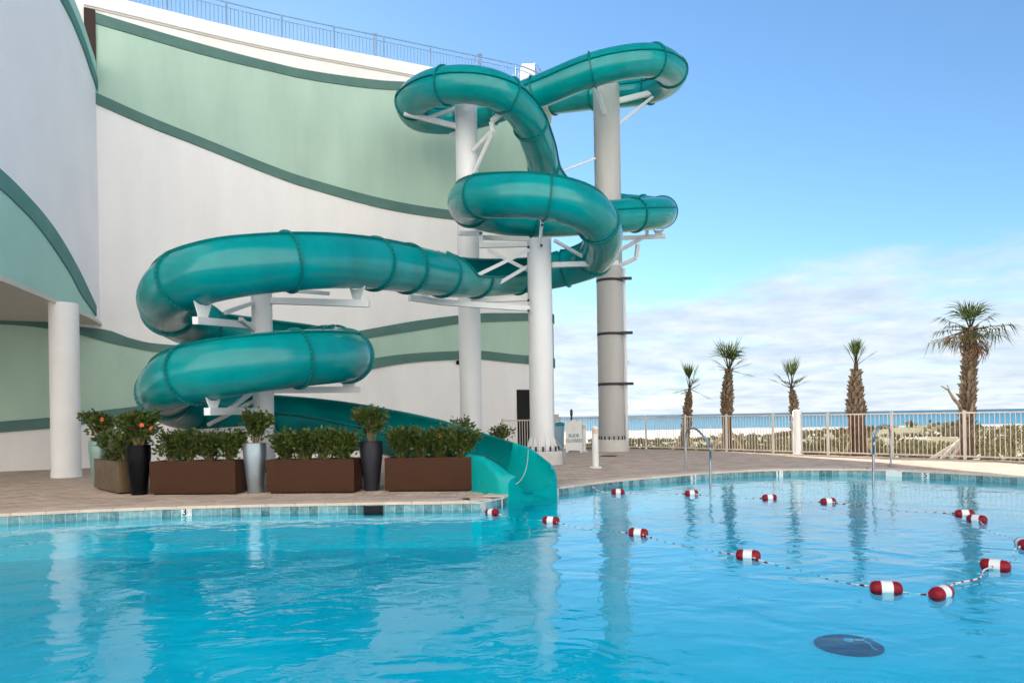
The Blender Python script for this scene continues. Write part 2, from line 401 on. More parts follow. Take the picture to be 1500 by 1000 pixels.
# depth markers, skimmer mouth, ladder recess
def edge_point(px, run):
    best = None
    for p in resample(run, 0.03):
        u = p.x / p.y * FPX + 750
        if best is None or abs(u - px) < best[0]: best = (abs(u - px), p)
    p = best[1]; i = min(range(len(run)), key=lambda k: (run[k] - p).length); a, b = run[max(i - 1, 0)], run[min(i + 1, len(run) - 1)]
    d = (b - a).normalized(); n_ = Vector((-d.y, d.x, 0))
    if not inside((p.x + n_.x * .1, p.y + n_.y * .1), pool2): n_ = -n_
    return p, n_, math.atan2(n_.y, n_.x) + math.pi / 2
for px, run, main, small in ((271, left_s, '3', 'FT'), (1013, right_s, '5', ''), (1141, right_s, 'I', 'II'), (1354, right_s, '5', '')):
    p, n_, a_ = edge_point(px, run)
    o = link('depth_marker', None, basin, (p.x + n_.x * .012, p.y + n_.y * .012, -0.115), (0, 0, a_))
    q = MB(); q.box((-.078, -.006, -.09), (.078, .004, .085)); q.build('marker_tile', 'tile_white', o)
    text(main, 0.15, 'ink', o, (-.028 if small else 0, -.0085, 0.03), (R(90), 0, 0), 'numeral')
    if small: text(small, 0.07, 'sign_grey', o, (.045, -.0085, 0.03), (R(90), 0, 0), 'numeral')
p, n_, a_ = edge_point(545, left_s)
q = MB(); q.box((-.15, -.022, -.09), (.15, .0, .05)); q.build('skimmer_opening', 'dark', basin, loc=(p.x + n_.x * .01, p.y + n_.y * .01, -0.10)).rotation_euler = (0, 0, a_)
p, n_, a_ = edge_point(1308, right_s)
q = MB(); q.box((-.16, -.02, -.14), (.16, .02, .085)); q.box((-.12, -.26, -.35), (.12, .0, -.17))
q.build('ladder_recess', 'tile_white', basin, loc=(p.x + n_.x * .015, p.y + n_.y * .015, -0.10)).rotation_euler = (0, 0, a_)
# water
m = MB(); m.add(*poly_mesh(pool2, [], WATER_Z))
wm = bpy.data.materials.new('pool_water'); wm.use_nodes = True; t = wm.node_tree; t.nodes.clear()
geo = N(t, 'ShaderNodeNewGeometry'); mp = N(t, 'ShaderNodeMapping'); mp.inputs['Scale'].default_value = (1.0, 1.25, 1); L(t, geo, 'Position', mp, 0)
w1 = N(t, 'ShaderNodeTexNoise', inp={'Scale': 1.5, 'Detail': 2.0, 'Roughness': 0.45, 'Distortion': 0.6}); L(t, mp, 0, w1, 'Vector')
w2 = N(t, 'ShaderNodeTexNoise', inp={'Scale': 5.5, 'Detail': 2.0, 'Roughness': 0.5, 'Distortion': 0.8}); L(t, mp, 0, w2, 'Vector')
wa = N(t, 'ShaderNodeMath', operation='MULTIPLY_ADD', inp={1: 0.16}); L(t, w2, 'Fac', wa, 0); L(t, w1, 'Fac', wa, 2)
bp = N(t, 'ShaderNodeBump', inp={'Strength': 1.0, 'Distance': 0.017}); L(t, wa, 0, bp, 'Height')
dt = N(t, 'ShaderNodeVectorMath', operation='DOT_PRODUCT'); L(t, bp, 0, dt, 0); L(t, geo, 'Incoming', dt, 1)
ab = N(t, 'ShaderNodeMath', operation='ABSOLUTE'); L(t, dt, 'Value', ab, 0)
om_ = N(t, 'ShaderNodeMath', operation='SUBTRACT', inp={0: 1.0}); om_.use_clamp = True; L(t, ab, 0, om_, 1)
p5_ = N(t, 'ShaderNodeMath', operation='POWER', inp={1: 5.4}); L(t, om_, 0, p5_, 0)
fr = N(t, 'ShaderNodeMath', operation='MULTIPLY_ADD', inp={1: 0.985, 2: 0.012}); L(t, p5_, 0, fr, 0)
tr = N(t, 'ShaderNodeBsdfTransparent'); tr.inputs[0].default_value = (0.10, 0.90, 1.0, 1)
gl = N(t, 'ShaderNodeBsdfGlossy', inp={'Roughness': 0.015}); gl.inputs[0].default_value = (1, 1, 1, 1); L(t, bp, 0, gl, 'Normal')
ms = N(t, 'ShaderNodeMixShader'); L(t, fr, 0, ms, 0); L(t, tr, 0, ms, 1); L(t, gl, 0, ms, 2)
ou = N(t, 'ShaderNodeOutputMaterial'); L(t, ms, 0, ou, 0); MATS['pool_water'] = wm
tag(m.build('pool_water', 'pool_water'), kind='structure')
# round drain cover on the pool floor
dc = atz(1243, 946, POOL_D)
o = thing('main_drain', 'dark blue round drain cover on the pool floor', 'drain', (dc.x, dc.y, POOL_D))
q = MB(); q.lathe([(0.27, 0.0), (0.27, 0.015), (0.21, 0.04), (0.05, 0.05)], 28); q.build('cover', 'drain', o, True)
q = MB(); q.lathe([(0.04, 0.04), (0.04, 0.058)], 16); q.build('cap', 'drain_line', o)
q = MB(); q.tube([(0.05, -.01, .058), (0.11, -.01, .056), (0.17, 0.06, .050), (0.25, 0.09, .026)], 0.005, 5); q.tube([(0.11, -.01, .056), (0.13, -.10, .052), (0.11, -.18, .048), (0.13, -.22, .034)], 0.005, 5); q.build('crack', 'drain_line', o)

# ================================================================== BEACH, SEA
def hash2(x, y): return math.sin(x * 0.31 + 1.3 * math.sin(y * 0.17)) * math.cos(y * 0.27 + 0.7 * math.sin(x * 0.23))
def land(x, y):
    if y < 30: b = -0.25 - (max(0, y - 24)) * 0.02
    else: b = -0.37 - (y - 30) * 0.0205 if y < 75 else -1.29 - (y - 75) * 0.0135
    near = max(0, 1 - abs(y - 47) / 17)
    right = 1 / (1 + math.exp(-(x - 0.335 * y - 0.5) / 2.0))
    b += near * (0.72 * right + 0.25 * max(0, hash2(x * 1.3, y * 1.2)) * (0.4 + right))
    b += 0.10 * hash2(x * 2.2, y * 2.6) * (1 if y > 24 else 0.3) * (1 if y < 90 else 0.3)
    return b
rows = []
ys = [19 + i * 0.9 for i in range(60)] + [73 + i * 3 for i in range(56)]
xs = [-30 + i * 1.25 for i in range(60)] + [45 + i * 4 for i in range(40)]
ys = [16.5, 17.5] + ys
for y in ys: rows.append([(x, y, land(x, y)) for x in xs])
m = MB(); m.grid(rows)
for i, f in enumerate(m.f): m.f[i] = f
sm = bpy.data.materials.new('sand'); sm.use_nodes = True; t = sm.node_tree; p = t.nodes['Principled BSDF']; p.inputs['Roughness'].default_value = 0.95
geo = N(t, 'ShaderNodeNewGeometry'); sp = N(t, 'ShaderNodeSeparateXYZ'); L(t, geo, 'Position', sp, 0)
nz = N(t, 'ShaderNodeTexNoise', inp={'Scale': 0.28, 'Detail': 7.0, 'Roughness': 0.65}); L(t, geo, 'Position', nz, 'Vector')
rg = N(t, 'ShaderNodeMapRange', inp={1: 72, 2: 52, 3: -0.40, 4: 0.10}); L(t, sp, 'Y', rg, 0)
ad = N(t, 'ShaderNodeMath', operation='ADD'); L(t, nz, 'Fac', ad, 0); L(t, rg, 0, ad, 1)
mr = N(t, 'ShaderNodeMapRange', inp={1: 0.50, 2: 0.60}); L(t, ad, 0, mr, 0)
mx = N(t, 'ShaderNodeMix', data_type='RGBA'); mx.inputs[6].default_value = (0.56, 0.50, 0.43, 1); mx.inputs[7].default_value = (0.24, 0.22, 0.10, 1)
L(t, mr, 0, mx, 0); L(t, mx, 2, p, 'Base Color'); MATS['sand'] = sm
tag(m.build('beach', 'sand', smooth=True, angle=None), kind='structure')
# dune scrub
q = MB()
def tuft(mb, x, y, z, h, w, k):
    for i in range(k):
        a = rng.uniform(0, 6.28); l = rng.uniform(.5, 1) * w; b = rng.uniform(.02, .05)
        ca, sa = math.cos(a), math.sin(a); x0, y0 = x + rng.uniform(-.4, .4) * w, y + rng.uniform(-.4, .4) * w; hh = h * rng.uniform(.6, 1.1)
        mb.add([(x0 - sa * b, y0 + ca * b, z - .05), (x0 + sa * b, y0 - ca * b, z - .05), (x0 + ca * l * .4 + sa * b * .7, y0 + sa * l * .4 - ca * b * .7, z + hh * .7), (x0 + ca * l, y0 + sa * l, z + hh)], [(0, 1, 2), (0, 2, 3)], rng.random())
for i in range(3600):
    y = 20 + 44 * rng.random() ** 1.3; x = rng.uniform(0.10 * y, 0.78 * y)
    # stay outside the fence
    ok = True
    for a, b in zip(fence_pts, fence_pts[1:]):
        if min(a.y, b.y) <= y <= max(a.y, b.y):
            tt = (y - a.y) / (b.y - a.y); ok = x > a.x + (b.x - a.x) * tt + 0.9
    if y < fence_pts[-1].y: ok = False
    if not ok: continue
    if hash2(x * 1.7 + 3, y * 1.9) + rng.uniform(-.5, .5) < 0.05: continue
    tuft(q, x, y, land(x, y), rng.uniform(.14, .42), rng.uniform(.15, .4), 9)
tag(q.build('dune_grass', 'scrub', attr=True), 'olive dune grass and scrub covering the sand beyond the fence', 'dune grass', kind='stuff')
# sea
m = MB(); xs = [-30000, -3000, -300, 0, 300, 3000, 30000]; yy = [196, 260, 400, 800, 2500, 9000, 40000]
m.grid([[(x, y, -2.98) for x in xs] for y in yy])
se = bpy.data.materials.new('sea'); se.use_nodes = True; t = se.node_tree; p = t.nodes['Principled BSDF']
geo = N(t, 'ShaderNodeNewGeometry'); sp = N(t, 'ShaderNodeSeparateXYZ'); L(t, geo, 'Position', sp, 0)
mp = N(t, 'ShaderNodeMapping'); mp.inputs['Scale'].default_value = (0.010, 0.055, 1); L(t, geo, 'Position', mp, 0)
nz = N(t, 'ShaderNodeTexNoise', inp={'Scale': 1.0, 'Detail': 5.0}); L(t, mp, 0, nz, 'Vector')
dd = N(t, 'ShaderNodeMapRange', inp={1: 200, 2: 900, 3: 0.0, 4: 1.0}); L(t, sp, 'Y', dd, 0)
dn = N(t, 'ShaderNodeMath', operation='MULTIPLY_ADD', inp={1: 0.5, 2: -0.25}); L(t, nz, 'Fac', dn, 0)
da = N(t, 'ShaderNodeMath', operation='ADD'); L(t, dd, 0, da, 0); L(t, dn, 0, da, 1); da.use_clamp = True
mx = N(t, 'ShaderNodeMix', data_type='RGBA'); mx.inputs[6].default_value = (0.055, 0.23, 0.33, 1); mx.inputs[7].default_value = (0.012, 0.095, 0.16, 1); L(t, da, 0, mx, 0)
mp2 = N(t, 'ShaderNodeMapping'); mp2.inputs['Scale'].default_value = (0.02, 0.16, 1); L(t, geo, 'Position', mp2, 0)
nf = N(t, 'ShaderNodeTexNoise', inp={'Scale': 1.0, 'Detail': 4.0}); L(t, mp2, 0, nf, 'Vector')
fo = N(t, 'ShaderNodeMapRange', inp={1: 200, 2: 232, 3: 0.08, 4: -0.22}); L(t, sp, 'Y', fo, 0)
fa = N(t, 'ShaderNodeMath', operation='ADD'); L(t, nf, 'Fac', fa, 0); L(t, fo, 0, fa, 1)
fm = N(t, 'ShaderNodeMapRange', inp={1: 0.62, 2: 0.68}); L(t, fa, 0, fm, 0)
mf = N(t, 'ShaderNodeMix', data_type='RGBA'); mf.inputs[7].default_value = (0.75, 0.8, 0.8, 1); L(t, fm, 0, mf, 0); L(t, mx, 2, mf, 6); L(t, mf, 2, p, 'Base Color')
p.inputs['Roughness'].default_value = 0.5; p.inputs['IOR'].default_value = 1.33; p.inputs['Specular IOR Level'].default_value = 0.25
nb = N(t, 'ShaderNodeTexNoise', inp={'Scale': 0.25, 'Detail': 4.0}); L(t, geo, 'Position', nb, 'Vector'); b = N(t, 'ShaderNodeBump', inp={'Strength': 0.5, 'Distance': 0.5}); L(t, nb, 'Fac', b, 'Height'); L(t, b, 0, p, 'Normal')
MATS['sea'] = se
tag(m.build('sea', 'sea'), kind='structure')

# ================================================================== BUILDINGS
ROOF = 14.12
wall_ctrl = [(-20, 17.8, 0), (-14.4, 20.15, 0), (-12.25, 21.25, 0), (-8.05, 23.65, 0), (-3.6, 25.7, 0), (0.0, 27.35, 0), (1.0, 27.95, 0), (1.55, 28.65, 0), (1.76, 29.5, 0), (1.7, 30.6, 0), (1.2, 33, 0)]
wall_path = resample(catmull(wall_ctrl, 24), 0.10)
def path_frame(path, i):
    a, b = path[max(i - 1, 0)], path[min(i + 1, len(path) - 1)]; t = (b - a).normalized(); return t, Vector((t.y, -t.x, 0))
def on_path(path, px, py):
    """index and height on a wall path for a sight line"""
    a_, b_ = sight(px, py); best = None
    for i, p in enumerate(path):
        e = abs(p.x / p.y - a_)
        if best is None or e < best[0]: best = (e, i)
        elif e > best[0] + 0.15 and best[0] < 0.01: break
    i = best[1]; return i, EYE + b_ * path[i].y
def lerp_list(pts, x):
    if x <= pts[0][0]: return pts[0][1]
    for (x0, y0), (x1, y1) in zip(pts, pts[1:]):
        if x <= x1: return y0 + (y1 - y0) * (x - x0) / max(1e-6, x1 - x0)
    return pts[-1][1]
def smooth_list(pts, i0, i1):
    cm = catmull([Vector((a, b, 0)) for a, b in pts], 10); return [(v.x, v.y) for v in cm]
def band(path, samples, off, name, material, parent, i_end=None, flip=1, lo_only=None):
    """strip proud of a wall; samples = [(px, y_top, y_bottom)]"""
    top, bot = [], []
    for px, yt, yb in samples:
        i, z = on_path(path, px, yt); top.append((i, z)); i, z = on_path(path, px, yb); bot.append((i, z))
    if i_end: top.append((i_end, top[-1][1])); bot.append((i_end, bot[-1][1]))
    i0 = max(0, max(top[0][0], bot[0][0])); i1 = min(top[-1][0], bot[-1][0]); top.sort(); bot.sort()
    if i0 > i1: i0, i1 = i1, i0
    T, B = smooth_list(top, 0, 0), smooth_list(bot, 0, 0)
    return strip(path, range(i0, i1 + 1, 2), lambda i: lerp_list(B, i), lambda i: lerp_list(T, i), off, name, material, parent, flip), T, B
def strip(path, idx, zb, zt, off, name, material, parent, flip=1):
    rows = []
    for i in idx:
        t, n_ = path_frame(path, i); n_ = n_ * flip; p = path[i]; a, b = zb(i), zt(i)
        back = p - n_ * 0.02; fr = p + n_ * off
        rows.append([Vector((back.x, back.y, a)), Vector((fr.x, fr.y, a)), Vector((fr.x, fr.y, b)), Vector((back.x, back.y, b))])
    q = MB(); q.grid(rows)
    q.add(rows[0], [(0, 1, 2, 3)]); q.add(rows[-1], [(3, 2, 1, 0)])
    return q.build(name, material, parent, True, angle=35)
bld = thing('slide_building', 'tall white stucco building with green wave bands behind the slide', 'building', (0, 0, 0))
q = MB(); outline = [(p.x, p.y) for p in wall_path[::3]] + [(0, 45), (-26, 45), (-26, 17.8)]
n = len(outline)
q.grid([[(x, y, 0.0) for x, y in outline], [(x, y, ROOF - 0.02) for x, y in outline]], close=True)
q.add(*poly_mesh(outline, [], ROOF - 0.02)); q.build('wall', 'stucco', bld, True, angle=30)
iR = len(wall_path) - 12
B1 = [(120, 14, 30), (138, 20, 36), (220, 45, 60), (300, 67, 82), (400, 93, 106), (450, 104, 117), (540, 117, 130), (590, 121, 133), (690, 124, 136), (800, 128, 140)]
B2 = [(120, 126, 142), (150, 140, 156), (220, 172, 187), (300, 205, 219), (400, 245, 259), (450, 262, 276), (560, 292, 306), (655, 308, 321), (740, 315, 328), (800, 318, 331)]
B3 = [(-40, 460, 474), (40, 468, 478), (115, 478, 490), (158, 484, 502), (192, 496, 509), (235, 504, 516), (330, 507, 520), (450, 497, 510), (541, 482, 495), (604, 470.7, 485), (674, 461.6, 474), (705, 459, 472), (775, 458.5, 470), (805, 464, 476)]
B4 = [(-40, 620, 636), (0, 617, 633), (77, 611, 627), (118, 606, 622), (158, 600, 615), (206, 594, 608), (330, 574, 588), (450, 547, 561), (541, 526, 541), (604, 517.5, 530.5), (674, 514, 526.6), (705, 514, 526.6), (775, 521, 533), (805, 529, 541)]
_, T1, b1 = band(wall_path, B1, 0.07, 'trim_band', 'dark_green', bld, iR)
_, T2, b2 = band(wall_path, B2, 0.07, 'trim_band', 'dark_green', bld, iR)
_, T3, b3 = band(wall_path, B3, 0.07, 'trim_band', 'dark_green', bld, iR)
_, T4, b4 = band(wall_path, B4, 0.07, 'trim_band', 'dark_green', bld, iR)
i0 = on_path(wall_path, 122, 30)[0]
strip(wall_path, range(i0, iR, 2), lambda i: lerp_list(T2, i) - .05, lambda i: lerp_list(b1, i) + .05, 0.025, 'green_panel', 'pale_green', bld)
strip(wall_path, range(4, iR, 2), lambda i: lerp_list(T4, i) - .05, lambda i: lerp_list(b3, i) + .05, 0.025, 'green_panel', 'pale_green', bld)
strip(wall_path, range(i0, iR, 2), lambda i: ROOF - 0.42, lambda i: ROOF, 0.10, 'cornice', 'stucco', bld)
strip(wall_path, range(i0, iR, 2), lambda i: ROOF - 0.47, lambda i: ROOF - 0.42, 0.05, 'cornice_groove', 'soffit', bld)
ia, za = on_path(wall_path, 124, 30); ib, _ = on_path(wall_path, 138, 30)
strip(wall_path, range(ia, ib + 1, 1), lambda i: 11.6, lambda i: ROOF - .5, 0.085, 'gap_shade', 'gap_shade', bld)  # flat dark panel on the wall, painted in for the shaded gap
# door and lamp
ia, zt = on_path(wall_path, 757, 570.5); ib, _ = on_path(wall_path, 781, 570.5)
strip(wall_path, range(ia, ib + 1), lambda i: 0.02, lambda i: zt, 0.02, 'door', 'dark', bld)
ic, zc_ = on_path(wall_path, 669, 531); tt, nn = path_frame(wall_path, ic); pc = wall_path[ic] + nn * .06
q = MB(); q.lathe([(0.0, -.09), (.07, -.06), (.09, 0), (.07, .06), (0.0, .09)], 14, cap=False); q.build('wall_lamp', 'dark', bld, True, loc=(pc.x, pc.y, zc_))
# small stair bulkhead on the roof
# roof railing
rr = thing('roof_railing', 'blue grey picket railing along the curved roof edge', 'railing', (0, 0, 0))
i_r0 = on_path(wall_path, 150, 10)[0]; rp = [wall_path[i] - path_frame(wall_path, i)[1] * 0.12 for i in range(i_r0, len(wall_path) - 26)]
RH = 0.86
for z, w in ((ROOF + RH, .05), (ROOF + RH - .17, .03), (ROOF + .07, .035)):
    q = MB(); q.tube([(p.x, p.y, z) for p in rp[::4]], w / 2, 6); q.build('rail', 'rail_blue', rr)
qp = MB(); qp.box((-.011, -.011, .07), (.011, .011, RH - .17)); pm = qp.mesh('picket', 'rail_blue')
qo = MB(); qo.box((-.025, -.025, -.02), (.025, .025, RH + .02)); om = qo.mesh('post', 'rail_blue')
rs = resample(rp, 0.125)
for k, p in enumerate(rs):
    if k % 14 == 0: link('post', om, rr, (p.x, p.y, ROOF))
    else: link('picket', pm, rr, (p.x, p.y, ROOF))
# two things standing on the roof
pz = at(774, 103, 30.5)
q = MB(); q.box((-.33, -.4, ROOF), (.26, .4, pz.z)); q.box((-.30, -.45, pz.z), (.30, .45, pz.z + .06))
tag(q.build('roof_bulkhead', 'stucco', loc=(pz.x, pz.y, 0)), 'small cream bulkhead on the roof behind the end of the railing', 'bulkhead')
st = thing('stair_rail', 'short blue stair railing on the roof right of the cream bulkhead', 'railing', (0, 0, 0))
for px in (784, 791, 797):
    a = at(px, 92 + (px - 784) * 1.3, 29.5); q = MB(); q.beam((a.x, a.y, a.z), (a.x, a.y, ROOF - .4), .04, .04); q.build('post', 'rail_blue', st)
a, b = at(784, 92, 29.5), at(798, 112, 29.5)
for dz in (0, -.25): q = MB(); q.beam(a + Vector((0, 0, dz)), b + Vector((0, 0, dz)), .04, .04); q.build('rail', 'rail_blue', st)
for px, yt in ((549, 52), (703, 82)):
    a = at(px, yt, 27.5); q = MB(); q.box((-.06, -.06, ROOF), (.06, .06, a.z), Matrix.Translation((a.x, a.y, 0))); q.box((-.1, -.1, a.z), (.1, .1, a.z + .04), Matrix.Translation((a.x, a.y, 0)))
    tag(q.build('roof_post', 'rail_blue'), 'blue grey post behind the roof railing, %s one' % ('left' if px < 600 else 'right'), 'post', 'posts on the roof')

# overhanging wing at the left
SOF = 4.32
wing_ctrl = [(-12.3, 21.35, 0), (-11.75, 19.9, 0), (-11.4, 18.6, 0), (-11.0, 17.1, 0), (-10.6, 15.5, 0), (-10.35, 14.4, 0), (-10.1, 12.6, 0), (-10.1, 10.5, 0), (-10.6, 8, 0)]
wing_path = resample(catmull(wing_ctrl, 20), 0.08)
wing = thing('overhanging_wing', 'white curved wing with green arch overhanging the deck at left', 'building', (0, 0, 0))
CUR = [(151, 155), (140, 130), (130, 100), (119, 67), (103, 30), (87, 0), (70, -30), (40, -80), (0, -140)]
tp = []
for px, py in CUR: tp.append(on_path(wing_path, px, py))
tp.append((len(wing_path), tp[-1][1] + .6)); tp = smooth_list(tp, 0, 0)
nW = len(wing_path)
strip(wing_path, range(0, nW - 1, 2), lambda i: SOF, lambda i: lerp_list(tp, i), 0.0, 'wall', 'stucco_wing', wing, -1)
strip(wing_path, range(0, nW - 1, 2), lambda i: lerp_list(tp, i) - .002, lambda i: lerp_list(tp, i) + .30, 0.06, 'trim_band', 'teal_trim', wing, -1)
strip(wing_path, range(0, nW - 1, 2), lambda i: lerp_list(tp, i) + .30, lambda i: lerp_list(tp, i) + .75, 0.03, 'trim_edge', 'wing_green', wing, -1)
UP = [(143, 463), (130, 433), (110, 391), (85, 349), (60, 315), (30, 281), (0, 251), (-40, 215)]
LO = [(137, 463), (120, 437), (100, 403), (75, 363), (50, 331), (30, 309), (0, 280), (-40, 246)]
up = smooth_list([on_path(wing_path, *p) for p in UP], 0, 0); lo = smooth_list([on_path(wing_path, *p) for p in LO], 0, 0)
ie = int(min(up[-1][0], lo[-1][0]))
strip(wing_path, range(int(lo[0][0]), ie, 2), lambda i: max(SOF, lerp_list(lo, i)), lambda i: max(SOF + .02, lerp_list(up, i)), 0.08, 'arch_band', 'teal_trim', wing, -1)
strip(wing_path, range(int(lo[0][0]), ie, 2), lambda i: SOF + .004, lambda i: max(SOF + .01, lerp_list(lo, i) + .02), 0.04, 'green_panel', 'wing_green', wing, -1)
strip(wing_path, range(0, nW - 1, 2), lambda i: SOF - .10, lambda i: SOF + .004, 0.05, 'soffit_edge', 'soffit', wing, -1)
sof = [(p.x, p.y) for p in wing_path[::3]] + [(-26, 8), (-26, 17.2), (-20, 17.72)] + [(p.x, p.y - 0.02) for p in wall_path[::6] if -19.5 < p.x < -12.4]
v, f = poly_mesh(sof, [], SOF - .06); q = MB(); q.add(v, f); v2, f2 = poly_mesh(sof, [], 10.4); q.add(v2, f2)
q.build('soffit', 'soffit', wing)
q = MB(); q.box((-26, 8, SOF), (-25.8, 19, 10.4)); q.box((-26, 7.9, SOF), (-10.7, 8.1, 10.4)); q.build('back_wall', 'stucco_wing', wing)
def colbase(px, py, r): return gnd(px, py)
p = gnd(97.5, 698.3)
cl = thing('round_column', 'white round plaster column holding up the overhanging wing', 'column', (p.x, p.y, 0))
q = MB(); q.lathe([(.335, 0), (.335, .12), (.325, .14), (.325, SOF - .05)], 36); q.build('shaft', 'plaster_column', cl, True)

# condominium tower on the land side, behind the camera: it faces the sun and throws warm light back on the shaded front
tw = thing('condominium_tower', 'pale high rise with balconies behind the photographer', 'building', (0, 0, 0))
q = MB(); q.box((-55, -34, 0), (55, -18, 50)); q.build('wall', 'tower_wall', tw)
for k in range(13):
    z = 3.6 + k * 3.5; q = MB(); q.box((-54, -18, z), (54, -16.6, z + .25)); q.box((-54, -16.7, z + .25), (54, -16.6, z + 1.2)); q.build('balcony', 'tower_wall', tw)

# ================================================================== WATER SLIDE
TR = 0.52
ctrl = [at(812, 147, 27.9), at(870, 140, 27.0), at(950, 131, 26.0), at(984, 110, 24.7), at(966, 92, 23.4), at(930, 90, 22.9), at(867, 103, 23.0), at(783, 137, 23.8), at(709, 162, 24.4), at(655, 173, 24.4),
        at(613, 168, 23.6), at(605, 148, 22.3), at(636, 129, 21.0), at(690, 124, 20.5), at(738, 138, 20.7), at(770, 170, 21.7), at(789, 214, 23.2), at(803, 258, 25.0),
        at(840, 290, 26.3), at(905, 304, 26.5), at(958, 309, 25.7), at(968, 312, 24.4), at(935, 315, 23.3), at(870, 319, 22.3), at(790, 322, 21.1), at(725, 315, 20.3),
        at(686, 300, 19.0), at(700, 289, 17.6), at(755, 287, 16.9), at(815, 292, 16.9), at(862, 310, 17.4), at(883, 345, 18.6), at(870, 377, 20.2), at(828, 393, 21.0), at(775, 402, 20.9), at(722, 406, 19.8),
        at(670, 405, 17.9), at(600, 394, 15.8), at(535, 385, 14.4), at(470, 382, 13.4), at(405, 385, 12.75), at(330, 395, 12.45), at(265, 414, 12.9), at(243, 444, 14.2), at(275, 471, 15.8), at(340, 484, 16.6),
        at(420, 496, 16.8), at(485, 511, 16.1), at(510, 521, 14.8), at(478, 522, 13.6), at(400, 528, 12.7), at(320, 540, 12.4), at(262, 555, 12.9), at(243, 574, 14.2), at(272, 595, 15.8),
        Vector((-6.0, 16.7, 1.50)), Vector((-4.4, 16.35, 1.33)), Vector((-2.8, 15.35, 1.06)), Vector((-1.35, 14.0, 0.76)), Vector((-0.35, 12.95, 0.58))]
raw = catmull(ctrl, 24); STEP = 0.075
sp = resample(raw, STEP)
# even the descent out
zs = [p.z for p in sp]
for _ in range(60): zs = [zs[0]] + [(zs[i - 1] + 2 * zs[i] + zs[i + 1]) / 4 for i in range(1, len(zs) - 1)] + [zs[-1]]
for p, z in zip(sp, zs): p.z = z
def frame(i):
    t = (sp[min(i + 1, len(sp) - 1)] - sp[max(i - 1, 0)]).normalized(); side = t.cross(Vector((0, 0, 1))).normalized(); return t, side, side.cross(t)
def nearest(pt): return min(range(len(sp)), key=lambda i: (sp[i] - pt).length)
def idx_of(k): return nearest(ctrl[k])
# opening of the flume: (index, side angle right, side angle left); 90/90 is a closed tube
iA0, iA1 = nearest(at(800, 398, 21.0)), nearest(at(652, 402, 17.3))
iB0, iB1 = nearest(at(300, 477, 16.2)), nearest(at(470, 508, 16.3))
iC0 = nearest(Vector((-6.4, 16.6, 1.55))); iEnd = len(sp) - 1
OPEN = [(0, 90, 90), (iA0 - 8, 90, 90), (iA0 + 6, 72, -4), (iA1 - 10, 72, -4), (iA1 + 5, 90, 90), (iB0 - 6, 90, 90), (iB0 + 6, 12, 50), (iB1 - 6, 12, 50), (iB1 + 8, 90, 90), (iC0 - 6, 90, 90), (iC0 + 6, 6, 52), (iEnd - 26, 4, 46), (iEnd, 4, 22)]
def opening(i):
    for (a, r0, l0), (b, r1, l1) in zip(OPEN, OPEN[1:]):
        if i <= b: t = (i - a) / max(1, b - a); return r0 + (r1 - r0) * t, l0 + (l1 - l0) * t
    return OPEN[-1][1:]
def ring(i, rad, n=32):
    """points round the flume from the right rim through the bottom to the left rim"""
    r, l = opening(i); t, side, up_ = frame(i); a0, a1 = R(r), R(-180 - l)
    out = []
    for k in range(n + 1):
        a = a0 + (a1 - a0) * k / n; out.append(sp[i] + (side * math.cos(a) + up_ * math.sin(a)) * rad)
    return out
slide = thing('water_slide', 'teal fibreglass tube slide winding down from the roof into the pool', 'water slide', (0, 0, 0))
J_PX = [(870, 141, 27.0), (950, 131, 26.0), (988, 104, 24.3), (955, 90, 23.2), (867, 103, 23.0), (783, 137, 23.8), (720, 160, 24.3), (660, 173, 24.4), (606, 150, 22.4), (652, 126, 20.8), (742, 140, 20.8), (776, 182, 22.1), (797, 240, 24.4),
        (890, 302, 26.5), (966, 312, 24.9), (930, 315, 23.2), (860, 319, 22.2), (775, 321, 20.9), (690, 302, 19.2), (705, 289, 17.5), (800, 290, 16.9), (876, 325, 18.0), (868, 378, 20.2), (830, 392, 21.0), (760, 403, 20.6), (695, 406, 18.9), (645, 402, 17.2), (597, 394, 15.7), (547, 386, 14.6), (420, 384, 12.9),
        (272, 411, 12.8), (248, 455, 14.7), (310, 479, 16.4), (400, 493, 16.8), (490, 512, 16.0), (505, 521, 14.5), (432, 525, 13.0), (285, 548, 12.6), (243, 574, 14.2), (285, 598, 16.0)]
joints = sorted({0, iEnd, *[nearest(at(*p)) for p in J_PX]})
out = [joints[0]]
for i in joints[1:]:
    g = i - out[-1]
    if g < 7 and i != iEnd: continue
    if g > 36: out += [out[-1] + round(g * k / math.ceil(g / 30)) for k in range(1, math.ceil(g / 30))]
    out.append(i)
joints = out
